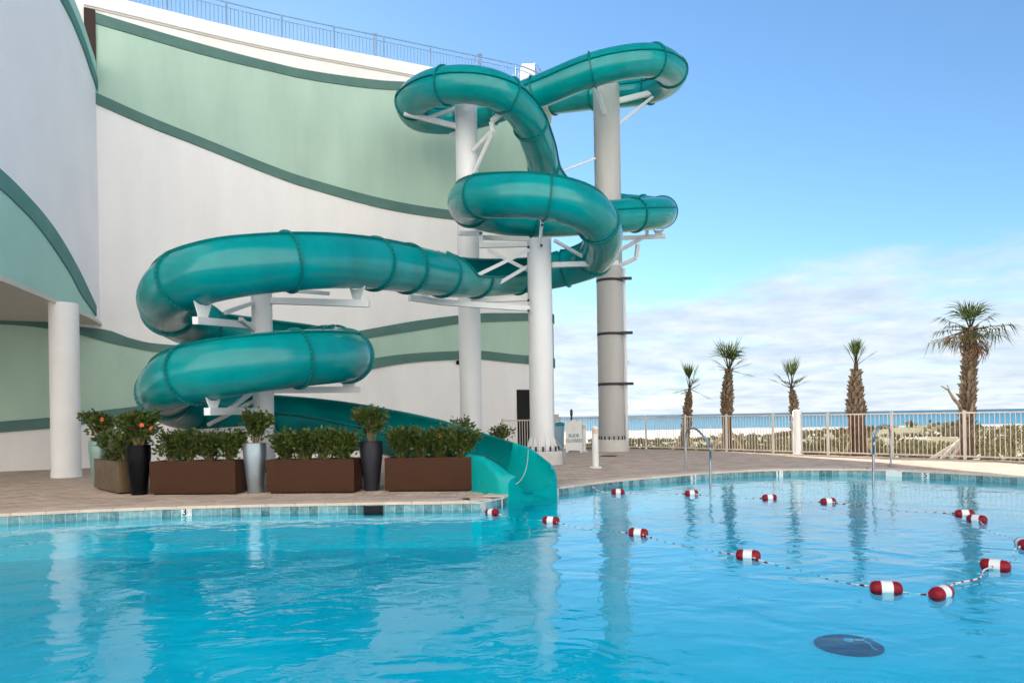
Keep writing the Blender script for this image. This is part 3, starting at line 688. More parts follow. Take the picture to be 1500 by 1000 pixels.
for a, b in zip(joints, joints[1:]):
    is_open = any(min(opening(i)) < 89 for i in range(a, b + 1))
    q = MB(); idx = list(range(a, b, 2)) + [b]
    q.grid([ring(i, TR)[::-1] for i in idx])
    if is_open:
        q.grid([ring(i, TR - .025) for i in idx])
        for i, j in zip(idx, idx[1:]):
            o0, o1, n0, n1 = ring(i, TR), ring(j, TR), ring(i, TR - .025), ring(j, TR - .025)
            for e in (0, -1): q.add([o0[e], o1[e], n1[e], n0[e]], [(0, 1, 2, 3)])
    seg = q.build('flume_segment' if is_open else 'tube_segment', 'gelcoat', slide, True, angle=60)
    # rolled rims on the open runs, bolted seams on the closed ones
    for side_k in (0, 1):
        run = []
        for i in idx:
            r, l = opening(i)
            if is_open and min(r, l) < 80: run.append(ring(i, TR + .005)[0 if side_k == 0 else -1])
        if len(run) > 2:
            q = MB(); q.tube(run, 0.035, 6); q.build('rim', 'gelcoat_flange', seg, True)
    if not is_open:
        base = 12 if a < idx_of(25) else 58
        for sg in (base, 180 - base):
            q = MB(); rows = []
            for i in idx:
                t, side, up_ = frame(i); d = side * math.cos(R(sg)) + up_ * math.sin(R(sg)); w = t.cross(d).normalized() * 0.014
                p0 = sp[i] + d * (TR - .01); p1 = sp[i] + d * (TR + .045); rows.append([p0 - w, p1 - w, p1 + w, p0 + w])
            q.grid(rows); q.build('seam', 'gelcoat_flange', seg)
for k, i in enumerate(joints[:-1] if True else joints):
    r, l = opening(i); t, side, up_ = frame(i); hw = t * 0.02
    prof = [(TR - .01, -1), (TR + .05, -1), (TR + .05, 1), (TR - .01, 1)]
    n_ = 40; q = MB(); rows = []
    a0, a1 = R(r), R(-180 - l)
    for j in range(n_ + 1):
        a = a0 + (a1 - a0) * j / n_; d = side * math.cos(a) + up_ * math.sin(a)
        rows.append([sp[i] + d * rad + hw * sg for rad, sg in prof])
    q.grid(rows, close=True); fl = q.build('flange', 'gelcoat_flange', slide, True, angle=30)
    q = MB()
    for j in range(1, n_, 1 if sp[i].y < 20 else 2):
        a = a0 + (a1 - a0) * j / n_; d = side * math.cos(a) + up_ * math.sin(a)
        c = sp[i] + d * (TR + .03); w = t.cross(d).normalized(); h = 0.009
        vs = [c + w * x * h + d * y * h + t * z for z in (-.03, .03) for x, y in ((-1, -1), (1, -1), (1, 1), (-1, 1))]
        q.add(vs, [(0, 1, 2, 3)[::-1], (4, 5, 6, 7), (0, 1, 5, 4), (1, 2, 6, 5), (2, 3, 7, 6), (3, 0, 4, 7)])
    tag(q.build('bolts', 'bolt', fl), kind='stuff')
# splash-down mouth: trough in a skirted shell that stands in the water
t, side, up_ = frame(iEnd); t = Vector((t.x, t.y, 0)).normalized(); side = t.cross(Vector((0, 0, 1)))
o0 = sp[iEnd]
def mouth_profile(u, inset=0.0):
    """u 0..1 along the mouth; right = side towards the camera"""
    zc = o0.z + (-0.08) * u ; bot = zc - TR + 0.03 * u
    bot = bot - (0.07 * max(0, (u - .55) / .45) ** 2) + inset * 0.6
    k_ = max(0, min(1, (u + .1) / .5)); hw = TR + 0.03 + .05 * max(u, 0); w = hw + 0.015 + 0.085 * k_ * k_ * (3 - 2 * k_) - inset
    e = max(0, (u - 0.35) / 0.65)
    zr = 0.65 - 0.06 * u - 0.22 * e ** 2 - inset * .8      # near shoulder
    zl = 0.82 - 0.27 * u - 0.10 * e ** 2 - inset * .8      # far shoulder
    pts = []
    rn = .06 + .08 * e; rf = .06 + .17 * e
    pts.append((w, -0.26)); pts.append((w, zr - rn - .04))
    for k in range(7): a = R(k * 90 / 6); pts.append((w - rn + rn * math.cos(a), zr - rn + rn * math.sin(a)))
    hwi = hw - 0.03 - inset * .2 - .06 * e * e
    nU = 22
    for k in range(nU + 1):
        a = math.pi * k / nU; x = hwi * math.cos(a); s_h = (zr - .02) if x > 0 else (zl - .02)
        z = bot + (s_h - bot) * (1 - math.sin(a)) ** (1.35 - .25 * e)
        pts.append((x, z))
    for k in range(7): a = R(90 + k * 90 / 6); pts.append((-w + rf + rf * math.cos(a), zl - rf + rf * math.sin(a)))
    pts.append((-w, zl - rf - .04)); pts.append((-w, -0.26))
    return pts
rows = []; ML = 0.98
for u, ins in [(-.12 + k * 1.12 / 18, 0.0) for k in range(18)] + [(1.0, 0.006), (1.045, 0.03), (1.075, 0.065), (1.09, 0.11)]:
    bu = 0.13 * max(0, (u - .45) / .55) ** 2
    rows.append([o0.xy.to_3d() + t * (u * ML + bu * (1 - (x / .72) ** 2) - .05 * max(0, u)) + side * x + Vector((0, 0, z)) for x, z in mouth_profile(min(u, 1.0), ins)])
q = MB(); q.grid(rows); q.add(rows[-1], [tuple(range(len(rows[-1])))])
q.build('splash_mouth', 'gelcoat_mouth', slide, True, angle=50)
q = MB(); u = 0.42; pr = mouth_profile(u)[9:32]
q.tube([o0.xy.to_3d() + t * (u * ML) + side * x + Vector((0, 0, z + .006)) for x, z in pr], 0.006, 6); q.build('joint_line', 'caulk', slide)

# ------------------------------------------------------------------ steel columns and arms
def bolts_on(parent, pts, r=0.035):
    for p in pts:
        q = MB(); q.tube([Vector(p) + Vector((0, -.01, 0)), Vector(p) + Vector((0, -.05, 0))], r, 8); q.build('bolt', 'strap', parent)
def column(name, label, x, y, rad, top, mt, ped, fins, grp='steel columns of the water slide'):
    c = thing(name, label, 'column', (x, y, 0), 0, grp)
    q = MB(); q.lathe([(rad, .0), (rad, top - .03), (rad - .03, top)], 36); q.build('shaft', mt, c, True)
    if ped:
        pr, ph = ped
        q = MB(); q.lathe([(pr, 0), (pr, ph - .03), (pr - .03, ph)], 36); q.build('pedestal', 'concrete', c, True)
        for k in range(fins):
            a = 2 * math.pi * k / fins; q = MB(); M = Matrix.Rotation(a, 4, 'Z')
            vs = [M @ Vector(v) for v in ((rad - .01, -.015, ph), (pr - .10, -.015, ph), (rad, -.015, ph + .42), (rad - .01, .015, ph), (pr - .10, .015, ph), (rad, .015, ph + .42))]
            q.add(vs, [(0, 1, 2), (3, 5, 4), (1, 4, 5, 2), (0, 3, 4, 1), (0, 2, 5, 3)]); q.build('gusset', mt, c)
            q = MB(); a2 = a + math.pi / fins; q.tube([(math.cos(a2) * (pr - .12), math.sin(a2) * (pr - .12), ph), (math.cos(a2) * (pr - .12), math.sin(a2) * (pr - .12), ph + .13)], .025, 6); q.build('anchor_bolt', 'strap', c)
    return c
def arm(c, pts, w=0.11, h=0.13, name='arm', m_='white_steel'):
    for a, b in zip(pts, pts[1:]):
        q = MB(); q.beam(Vector(a) - c.location, Vector(b) - c.location, w, h); q.build(name, m_, c)
def saddle(c, p, i, m_='white_steel', h=0.28):
    """fan-shaped cradle plate between an arm and the underside of the flume"""
    t, side, up_ = frame(i); p = Vector(p)
    w = Vector((side.x, side.y, 0)).normalized() if abs(side.z) < .9 else Vector((1, 0, 0)); nrm = Vector((t.x, t.y, 0)).normalized() * .012
    vs = []
    for s2 in (-1, 1):
        for x, z in ((-.10, 0), (.10, 0), (.20, h), (.08, h - .05), (-.08, h - .05), (-.20, h)): vs.append(p + w * x + Vector((0, 0, z)) + nrm * s2 - c.location)
    q = MB(); q.add(vs, [(0, 1, 2, 3, 4, 5)[::-1], (6, 7, 8, 9, 10, 11)] + [(k, (k + 1) % 6, 6 + (k + 1) % 6, 6 + k) for k in range(6)])
    q.build('saddle', m_, c)
def under(px, py, Y):
    """flume point nearest a sight line"""
    i = nearest(at(px, py, Y)); return i, sp[i] + Vector((0, 0, -TR - .05))
def carry(c, start, px, py, Y, ext=0.25, drop=0.25, **kw):
    """arm from the column out to below a flume joint, with its cradle"""
    i, u_ = under(px, py, Y); tip = u_ + Vector((0, 0, -drop)); d = (tip - Vector(start)).normalized()
    arm(c, [start, tip + d * ext], **kw); saddle(c, tip + Vector((0, 0, .06)), i, h=drop + .02); return tip
# nearest column, inside the lower coil
C4 = column('slide_column', 'slim white steel column inside the lower slide coil', at(386, 590, 14.6).x, 14.6, 0.205, 4.0, 'white_steel', (0.42, .25), 8)
b = C4.location
def cz(px, py, Y): return at(px, py, Y)
carry(C4, Vector((b.x - .1, b.y - .1, cz(375, 477, 14.5).z)), 302, 402, 12.6)
arm(C4, [Vector((b.x - .1, b.y - .1, 3.72)), cz(330, 458, 13.3)], .07, .07, 'brace'); arm(C4, [Vector((b.x - .1, b.y, 3.1)), cz(352, 467, 13.6)], .07, .07, 'brace')
carry(C4, Vector((b.x + .15, b.y, cz(400, 440, 14.6).z)), 520, 384, 14.2)
arm(C4, [Vector((b.x + .15, b.y, 4.0)), cz(482, 430, 14.3)], .07, .07, 'brace')
carry(C4, Vector((b.x - .1, b.y - .1, cz(375, 602, 14.5).z)), 312, 542, 12.45, drop=.16)
arm(C4, [Vector((b.x - .1, b.y - .1, 1.95)), cz(337, 598, 13.2)], .07, .07, 'brace'); arm(C4, [Vector((b.x - .1, b.y, 1.75)), cz(305, 622, 14.9)], .07, .07, 'brace')
carry(C4, Vector((b.x + .15, b.y, cz(400, 571, 14.6).z)), 505, 521, 14.8, drop=.14)
arm(C4, [Vector((b.x - .1, b.y + .1, cz(375, 500, 14.6).z)), cz(300, 508, 15.6)], .10, .12)
arm(C4, [Vector((b.x - .1, b.y + .1, 1.15)), cz(285, 633, 15.4)], .10, .12)
# front column with concrete base
p1 = gnd(795, 679.5)
C1 = column('slide_column', 'white steel column on a concrete base right of the slide mouth', p1.x, p1.y, 0.325, 6.05, 'white_steel', (0.56, .36), 14)
b = C1.location; Y1 = b.y
def c1(px, py, dy=0): return at(px, py, Y1 + dy)
arm(C1, [c1(775, 452, -.2), c1(650, 443, -1.0), c1(600, 436, -1.6)], .13, .14); arm(C1, [c1(775, 437, .2), c1(690, 440, .0)], .12, .13)
saddle(C1, c1(623, 434, -1.5), nearest(at(623, 400, 16.6)), h=.2); saddle(C1, c1(683, 434, 0), nearest(at(685, 405, 18.4)), h=.2)
arm(C1, [c1(775, 366, -.2), c1(642, 431, -1.2)], .08, .09, 'brace'); arm(C1, [c1(775, 389, .1), c1(703, 431, -.1)], .08, .09, 'brace'); arm(C1, [c1(775, 397, .2), c1(715, 366, .4)], .08, .09, 'brace')
arm(C1, [c1(775, 350, .3), c1(706, 348, 1.2)], .10, .12); arm(C1, [c1(775, 358, 0), c1(703, 360, .4)], .10, .12); arm(C1, [c1(704, 362, .5), c1(705, 341, .5)], .12, .10); arm(C1, [c1(706, 342, .5), c1(672, 342, .5)], .12, .10)
arm(C1, [c1(808, 388, .1), c1(905, 385, .7)], .11, .13); arm(C1, [c1(812, 352, .1), c1(868, 384, .5)], .07, .08, 'brace'); saddle(C1, c1(885, 383, .5), nearest(at(883, 345, 18.6)), h=.2)
arm(C1, [c1(790, 362, -.33), c1(794, 325, -.36), c1(801, 300, -.7)], .12, .05, 'bracket'); bolts_on(C1, [c1(794, 330, -.40) - b, c1(793, 360, -.36) - b, c1(774, 455, -.3) - b, c1(774, 440, -.3) - b, c1(774, 362, -.3) - b])
q = MB(); jb = c1(813, 612, .1) - b; q.box((jb.x - .08, jb.y - .08, jb.z - .1), (jb.x + .1, jb.y + .08, jb.z + .1)); q.build('junction_box', 'conduit', C1)
q = MB(); q.tube([c1(812, 616, 0) - b, c1(812, 640, 0) - b, c1(818, 651, -.1) - b, c1(827, 660, -.2) - b, c1(828, 678, -.2) - b], .025, 6); q.build('conduit', 'conduit', C1, True)
# column at the upper left coil
C2 = column('slide_column', 'white steel column inside the upper left slide coil near the wall', at(690, 600, 22.3).x, 22.3, 0.345, at(687, 152, 22.3).z, 'white_steel', (0.58, .36), 12)
b = C2.location
def c2(px, py, dy=0): return at(px, py, 22.3 + dy)
arm(C2, [c2(672, 186, -.1), c2(592, 166, -.2)], .13, .14); saddle(C2, c2(610, 168, -.2), nearest(at(605, 148, 22.3)), h=.22); arm(C2, [c2(674, 156, -.1), c2(629, 172, -.1)], .08, .09, 'brace')
arm(C2, [c2(690, 189, .3), c2(660, 198, 1.2)], .1, .11); arm(C2, [c2(694, 221, -.3), c2(722, 192, -.9), c2(720, 178, -1.0), c2(738, 163, -1.2)], .12, .13); arm(C2, [c2(694, 254, -.3), c2(720, 196, -.9)], .08, .09, 'brace')
q = MB(); 
for k, yy_ in enumerate((218, 228, 252)): arm(C2, [c2(671, yy_, -.05), c2(671, yy_ + 8, -.05)], .06, .06, 'lug')
# tall grey column
p5 = gnd(897, 660.5)
C5 = column('slide_column', 'thick grey column with black straps and conduit beside the sign', p5.x, p5.y, 0.47, at(888, 126, p5.y).z, 'grey_column', (0.60, .42), 18)
b = C5.location; Y5 = b.y
def c5(px, py, dy=0): return at(px, py, Y5 + dy)
arm(C5, [c5(905, 148), c5(995, 126, -.2)], .15, .16); saddle(C5, c5(985, 128, -.2), nearest(at(984, 105, 24.7)), h=.2); arm(C5, [c5(905, 183), c5(961, 138, -.1)], .08, .09, 'brace')
arm(C5, [c5(886, 168, -.5), c5(870, 118, -1.1)], .14, .06, 'bracket'); arm(C5, [c5(872, 232, -.3), c5(818, 253, -.4)], .05, .06, 'brace')
arm(C5, [c5(905, 349, -.6), c5(975, 346, -.9)], .12, .13); arm(C5, [c5(908, 389, -.3), c5(932, 378, -.5), c5(934, 358, -.6)], .12, .12); arm(C5, [c5(905, 368, -.4), c5(948, 345, -.8), c5(946, 301, -1.4), c5(938, 299, -1.7)], .11, .11)
saddle(C5, c5(965, 344, -.8), nearest(at(962, 312, 24.8)), h=.2)
for yy_ in (412, 490, 563):
    zc5 = c5(895, yy_).z; q = MB(); q.lathe([(.478, zc5 - .05), (.478, zc5 + .05)], 36, cap=False); q.build('strap', 'strap', C5)
    q = MB(); q.box((.3, -.52, zc5 - .05), (.72, -.46, zc5 + .05)); q.build('strap_end', 'strap', C5)
q = MB(); q.tube([(.50, -.22, 0), (.50, -.22, c5(905, 395).z)], .05, 8); q.build('conduit', 'white_steel', C5, True)

# ================================================================== PLANTERS AND PLANTS
leaf_rng = random.Random(11)
def foliage(seed, h, spread, base_r, n_leaf, lsize, n_stem=9, floor=0.25, tight=1.0):
    g = random.Random(seed); st = MB(); lf = MB(); tips = []
    for k in range(n_stem):
        a = g.uniform(0, 6.28); lean = g.uniform(.25, 1.0) * spread; hh = h * g.uniform(.72, 1.0)
        p0 = Vector((math.cos(a) * base_r * .35, math.sin(a) * base_r * .35, -.03)); p2 = Vector((math.cos(a) * lean, math.sin(a) * lean, hh)); p1 = p0.lerp(p2, .5) + Vector((g.uniform(-.03, .03), g.uniform(-.03, .03), hh * .12))
        pts = [p0, p0.lerp(p1, .5) + Vector((0, 0, .02)), p1, p2]; st.tube(pts, [.011, .010, .008, .004], 5)
        tips.append(pts)
        for j in range(3):
            f = g.uniform(.35, .85); s0 = p1.lerp(p2, f) if f > .5 else p0.lerp(p1, f * 2); e = s0 + Vector((g.uniform(-.16, .16), g.uniform(-.16, .16), g.uniform(.06, .2))); st.tube([s0, e], [.006, .003], 4); tips.append([s0, s0.lerp(e, .4), s0.lerp(e, .7), e])
    for k in range(n_leaf):
        pts = g.choice(tips); f = 1 - g.random() ** 1.6 * (1 - floor); i = min(2, int(f * 3)); p = pts[i].lerp(pts[i + 1], f * 3 - i)
        if p.z < h * floor: p.z = h * g.uniform(floor, 1)
        p = p + Vector((g.gauss(0, .045), g.gauss(0, .045), g.gauss(0, .04)))
        d = Vector((p.x + g.gauss(0, .1), p.y + g.gauss(0, .1), g.uniform(-.05, .35) + .02)).normalized(); nrm = d.cross(Vector((g.gauss(0, 1), g.gauss(0, 1), g.gauss(0, 1)))).normalized(); s2 = lsize * g.uniform(.65, 1.2); dr = d.cross(nrm)
        lf.add([p, p + d * s2 * .45 + nrm * s2 * .30 + dr * s2 * .08, p + d * s2 + dr * s2 * -.06, p + d * s2 * .45 - nrm * s2 * .30 + dr * s2 * .08], [(0, 1, 2), (0, 2, 3)], g.random())
    return st, lf
def flower(parent, p, s=0.05, seed=0):
    g = random.Random(seed); q = MB(); c = Vector(p); ax = Vector((g.uniform(-.6, .6), -1, g.uniform(0, .8))).normalized(); u = ax.cross(Vector((0, 0, 1))).normalized(); w = ax.cross(u)
    for k in range(5):
        a = k * 1.2566; d = u * math.cos(a) + w * math.sin(a); e = u * math.cos(a + .6) + w * math.sin(a + .6); f = u * math.cos(a - .6) + w * math.sin(a - .6)
        q.add([c, c + f * s * .8 + ax * s * .35, c + d * s * 1.15 + ax * s * .3, c + e * s * .8 + ax * s * .35], [(0, 1, 2), (0, 2, 3)])
    q.build('flower', 'flower', parent)
def planter(label, a, b, depth=0.5, h=0.6, m_='bronze', back=None):
    a, b = Vector((a[0], a[1], 0)), Vector((b[0], b[1], 0)); l = (b - a).length; ang = math.atan2(b.y - a.y, b.x - a.x)
    o = thing('planter_box', label, 'planter', (a.x, a.y, 0), ang, 'rectangular planter boxes'); q = MB(); th = .03
    for lo_, hi_ in (((0, 0, .03), (l, th, h)), ((0, depth - th, .03), (l, depth, h)), ((0, th, .03), (th, depth - th, h)), ((l - th, th, .03), (l, depth - th, h))): q.box(lo_, hi_)
    q.box((th, th, .03), (l - th, depth - th, .06)); q.build('box', m_, o)
    q = MB(); q.box((.05, .05, 0), (l - .05, depth - .05, .03)); q.build('base', 'dark', o); q = MB(); q.box((th, th, .06), (l - th, depth - th, h - .06)); q.build('soil', 'soil', o)
    return o, l
WORDS = ['leftmost', 'second from left', 'third from left', 'rightmost']
def hedge_in(o, l, count, seed, where, flowers=(), h=0.44, depth=.5):
    M = Matrix.Translation(o.location) @ Matrix.Rotation(o.rotation_euler.z, 4, 'Z')
    for k in range(count):
        p = M @ Vector((.08 + (l - .16) * (k + .5) / count, depth / 2, .54)); w = 'only' if count == 1 else WORDS[k if k < count - 1 else 3]
        pl = thing('hedge_plant', 'dark green leafy shrub, %s in the %s' % (w, where), 'shrub', p, 0, 'shrubs planted in the boxes')
        st, lf = foliage(seed + k, h * (0.96 + .08 * ((k * 7 + seed) % 3) / 2), .25, .10, 1400, .082, 14, .06)
        st.build('stems', 'stem', pl); lf.build('foliage', 'leaf', pl, attr=True)
        if k in flowers: flower(pl, (leaf_rng.uniform(-.12, .12), -.16, h * .98), .05, seed + k)
pa, la = planter('brown planter box between the black vase and the silver vase', gnd(219.5, 725), gnd(345, 724))
hedge_in(pa, la, 4, 100, 'box between black and silver vases')
pb, lb = planter('brown planter box between the silver vase and the grey vase', gnd(390.5, 723), gnd(519, 722))
hedge_in(pb, lb, 4, 120, 'box between silver and grey vases')
pc_, lc = planter('brown planter box beside the slide mouth, rightmost of the row', gnd(564, 720.5), gnd(693, 719.3))
hedge_in(pc_, lc, 4, 140, 'box beside the slide mouth', (0, 2), h=.42)
e0, e1 = gnd(138.5, 715.5), gnd(172.5, 724)
pd, ld = planter('bronze planter box set at an angle at the left end of the row', e0, e1, m_='bronze_metal')
hedge_in(pd, ld, 3, 160, 'angled box at the left end', h=.44)
def vase(label, x, y, h, m_):
    o = thing('tall_vase', label, 'vase', (x, y, 0), 0, 'tall tapered vases'); q = MB()
    q.lathe([(.128, 0), (.135, .02), (.165, h * .35), (.195, h * .65), (.207, h * .82), (.20, h * .97), (.203, h), (.175, h), (.17, h - .08)], 36, cap=True); q.build('body', m_, o, True, angle=50)
    q = MB(); q.lathe([(.17, h - .085), (.17, h - .07)], 24); q.build('soil', 'soil', o); return o
def vase_plant(label, x, y, h, seed, hh=.55, spread=.24, fl=(), nl=1000):
    pl = thing('hibiscus', label, 'shrub', (x, y, h - .07), 0, 'hibiscus in the tall vases'); st, lf = foliage(seed, hh, spread, .12, nl, .088, 13, .34); st.build('stems', 'stem', pl); lf.build('foliage', 'leaf', pl, attr=True)
    for k, f in enumerate(fl): flower(pl, f, .045, seed + k)
    return pl
def pot_under(h, m_, pl):
    q = MB(); q.lathe([(.128, 0), (.165, h * .35), (.207, h * .82), (.20, h), (.17, h), (.17, h - .07)], 28, (0, 0, -h + .07)); q.build('pot', m_, pl, True, angle=50)
v = gnd(202, 724.5); vase('black tapered vase between the angled box and the brown boxes', v.x, v.y + .05, .90, 'vase_dark'); vase_plant('hibiscus bush with orange flowers in the black vase', v.x, v.y + .05, .90, 201, .56, .30, ((.0, -.15, .60), (.20, -.26, .42), (.32, -.16, .36)), 1500)
v = gnd(373, 722); vase('silver tapered vase between two brown planter boxes', v.x, v.y + .05, .90, 'vase_silver'); vase_plant('bushy green hibiscus in the silver vase', v.x, v.y + .05, .90, 202, .52, .24)
v = gnd(544, 718.5); vase('dark grey tapered vase between two brown planter boxes', v.x, v.y + .05, .90, 'vase_grey'); vase_plant('hibiscus with one orange flower in the dark grey vase', v.x, v.y + .05, .90, 203, .54, .24, ((-.02, -.18, .52),))
v = at(147, 700, 14.7); vase('greenish metal vase half hidden behind the angled planter box', v.x, v.y, .95, 'vase_green'); vase_plant('leafy hibiscus in the greenish vase at far left', v.x, v.y, .95, 204, .52, .34, ((.18, -.2, .5),))
v = at(676, 650, 15.6); pot_under(.90, 'vase_dark', vase_plant('hibiscus top peeking over the chute above the right planter box', v.x, v.y, .90, 205, .30, .16, ((-.05, -.1, .30),), 300))
v = at(732, 660, 15.9); pot_under(.70, 'vase_grey', vase_plant('hibiscus with orange flower peeking over the slide mouth', v.x, v.y, .70, 206, .32, .24, ((-.03, -.12, .33),), 340))

# ================================================================== FENCE, RAILS, SMALL THINGS ON THE DECK
def fence(label, pts, H_=1.22, pitch=0.112, post_every=16, z0=0.0):
    f = thing('picket_fence', label, 'fence', (pts[0].x, pts[0].y, z0)); o = f.location
    q = MB(); q.box((-.0075, -.0075, .09), (.0075, .0075, H_ - .03)); pk = q.mesh('picket', 'fence_cream'); q = MB(); q.box((-.03, -.03, 0), (.03, .03, H_ + .02)); q.box((-.035, -.035, H_ + .02), (.035, .035, H_ + .04)); po = q.mesh('post', 'fence_cream')
    r = resample(pts, pitch)
    for k, p in enumerate(r):
        a = r[min(k + 1, len(r) - 1)] - r[max(k - 1, 0)]; link('post' if k % post_every == 0 else 'picket', po if k % post_every == 0 else pk, f, (p.x - o.x, p.y - o.y, 0), (0, 0, math.atan2(a.y, a.x)))
    for z in (.09, H_ - .02):
        for a, b in zip(pts, pts[1:]):
            q = MB(); q.beam((a.x - o.x, a.y - o.y, z), (b.x - o.x, b.y - o.y, z), .035, .04); q.build('rail', 'fence_cream', f)
    return f
fence('cream metal picket fence between the pool deck and the dunes', fence_pts)
fence('short white picket fence in front of the dark doorway', [xy(gnd(737, 668)), xy(gnd(779, 669))], 1.2, .10, 30)
p = gnd(1167.5, 665); q = MB(); q.lathe([(.125, 0), (.125, 1.30), (.11, 1.34), (.0, 1.38)], 20); q.lathe([(.15, 0), (.15, .03)], 20)
tag(q.build('fence_pillar', 'plaster_column', None, True, loc=(p.x - .03, p.y - .12, 0)), 'round white pillar in the cream fence before a thin palm', 'pillar')
def grab(label, pts):
    o = thing('grab_rail', label, 'handrail', (pts[0].x, pts[0].y, 0)); c = catmull(pts, 8)
    q = MB(); q.tube([p - o.location for p in c], .024, 12); q.build('tube', 'steel', o, True)
    for p in (pts[0], pts[-1]):
        if p.z > -.1: q = MB(); q.lathe([(.055, 0), (.05, .012), (.03, .02)], 16, (p.x - o.location.x, p.y - o.location.y, .01)); q.build('escutcheon', 'steel', o, True)
def rail_pts(xa, ya, xm, yt, xb, drop):
    return None
a = gnd(1004.5, 685); b = gnd(1040.5, 697); Ya, Yb = a.y, b.y
grab('steel grab rail at the shaded pool edge, left of two', [a, at(1004.5, 660, Ya), at(1005, 638, Ya), at(1009, 628.5, Ya - .1), at(1019, 628, Ya - .4), at(1029, 637, Ya - .75), at(1039, 651, Yb + .02), at(1040.5, 672, Yb), at(1040.5, 697, Yb), at(1040.5, 716, Yb)])
a = gnd(1305, 682.5); Ya = a.y; Yb = gnd(1279.5, 697).y
grab('steel grab rail at the sunlit pool edge, right of two', [a, at(1305, 660, Ya), at(1304, 634, Ya), at(1301, 625, Ya - .1), at(1293, 622.5, Ya - .3), at(1286, 628, Ya - .5), at(1280.5, 642, Yb + .04), at(1279.5, 665, Yb), at(1279.5, 690, Yb), at(1279.5, 714, Yb)])
def bollard(label, px, py, h):
    p = gnd(px, py); o = thing('light_bollard', label, 'bollard', (p.x, p.y, 0), 0, 'light bollards on the deck')
    q = MB(); q.lathe([(.15, 0), (.15, .035), (.085, .05)], 20); q.build('base', 'white_plastic', o, True, angle=40); q = MB(); q.lathe([(.08, .05), (.08, h - .20)], 20); q.build('post', 'white_plastic', o, True)
    q = MB(); q.lathe([(.074, h - .20), (.074, h - .08)], 20); q.build('lens', 'orange_lens', o, True)
    for k in range(4): q = MB(); z = h - .195 + k * .033; q.lathe([(.084, z), (.084, z + .008)], 20); q.build('louvre', 'white_plastic', o)
    q = MB(); q.lathe([(.082, h - .08), (.082, h - .03), (.05, h)], 20); q.build('cap', 'white_plastic', o, True, angle=40)
bollard('white light bollard standing in front of the grey column', 872.5, 685, 1.04); bollard('white light bollard half behind the slide closed sign', 855.5, 661, 1.02)
# A-frame sign
p = gnd(841, 662.5); o = thing('a_frame_sign', 'white folding sign reading slide closed between two columns', 'sign', (p.x, p.y, 0), R(-8))
W_, Hs, tl = .56, 1.10, R(9)
for sgn, nm in ((1, 'front_panel'), (-1, 'rear_panel')):
    M = Matrix.Translation((0, -.24 * sgn + .1, 0)) @ Matrix.Rotation(-tl * sgn, 4, 'X'); q = MB(); q.box((-W_ / 2, -.015, .08), (W_ / 2, .015, Hs), M); q.box((-W_ / 2, -.02, 0), (-W_ / 2 + .06, .02, .08), M); q.box((W_ / 2 - .06, -.02, 0), (W_ / 2, .02, .08), M)
    pn = q.build(nm, 'sign_white', o)
    if sgn == 1:
        def on(x, z): return M @ Vector((x, -.019, z))
        text('SLIDE', .155, 'sign_teal', pn, on(0, .60), (R(90) - tl, 0, 0)); text('CLOSED', .155, 'sign_teal', pn, on(0, .42), (R(90) - tl, 0, 0))
        q = MB(); 
        for a0 in range(0, 300, 30): q.beam(on(.05 * math.cos(R(a0)), .86 + .05 * math.sin(R(a0))), on(.05 * math.cos(R(a0 + 30)), .86 + .05 * math.sin(R(a0 + 30))), .006, .008)
        q.beam(on(-.07, .79), on(.07, .79), .005, .010); q.build('emblem', 'sign_grey', pn)
q = MB(); q.box((-.10, .02, Hs - .06), (.10, .18, Hs + .04)); q.build('handle', 'sign_white', o)
p = gnd(839.5, 658); q = MB(); q.lathe([(.035, 0), (.035, 1.30), (.055, 1.32), (.05, 1.52), (.02, 1.56)], 10); tag(q.build('slim_post', 'strap', None, True, loc=(p.x, p.y + .5, 0)), 'slim dark post rising behind the slide closed sign', 'post')
p = gnd(818.5, 659); o = thing('deck_bin', 'pale blue bin with teal lid behind the front column', 'bin', (p.x, p.y, 0)); q = MB(); q.lathe([(.20, 0), (.22, .92)], 20); q.build('body', 'bin_blue', o, True); q = MB(); q.lathe([(.235, .92), (.235, 1.02), (.15, 1.06)], 20); q.build('lid', 'bin_teal', o, True)
p = gnd(891.5, 668); q = MB(); q.lathe([(.26, 0), (.255, .012)], 24); tag(q.build('floor_drain', 'dark', loc=(p.x, p.y, .002)), 'dark round floor drain before the grey column', 'drain cover')

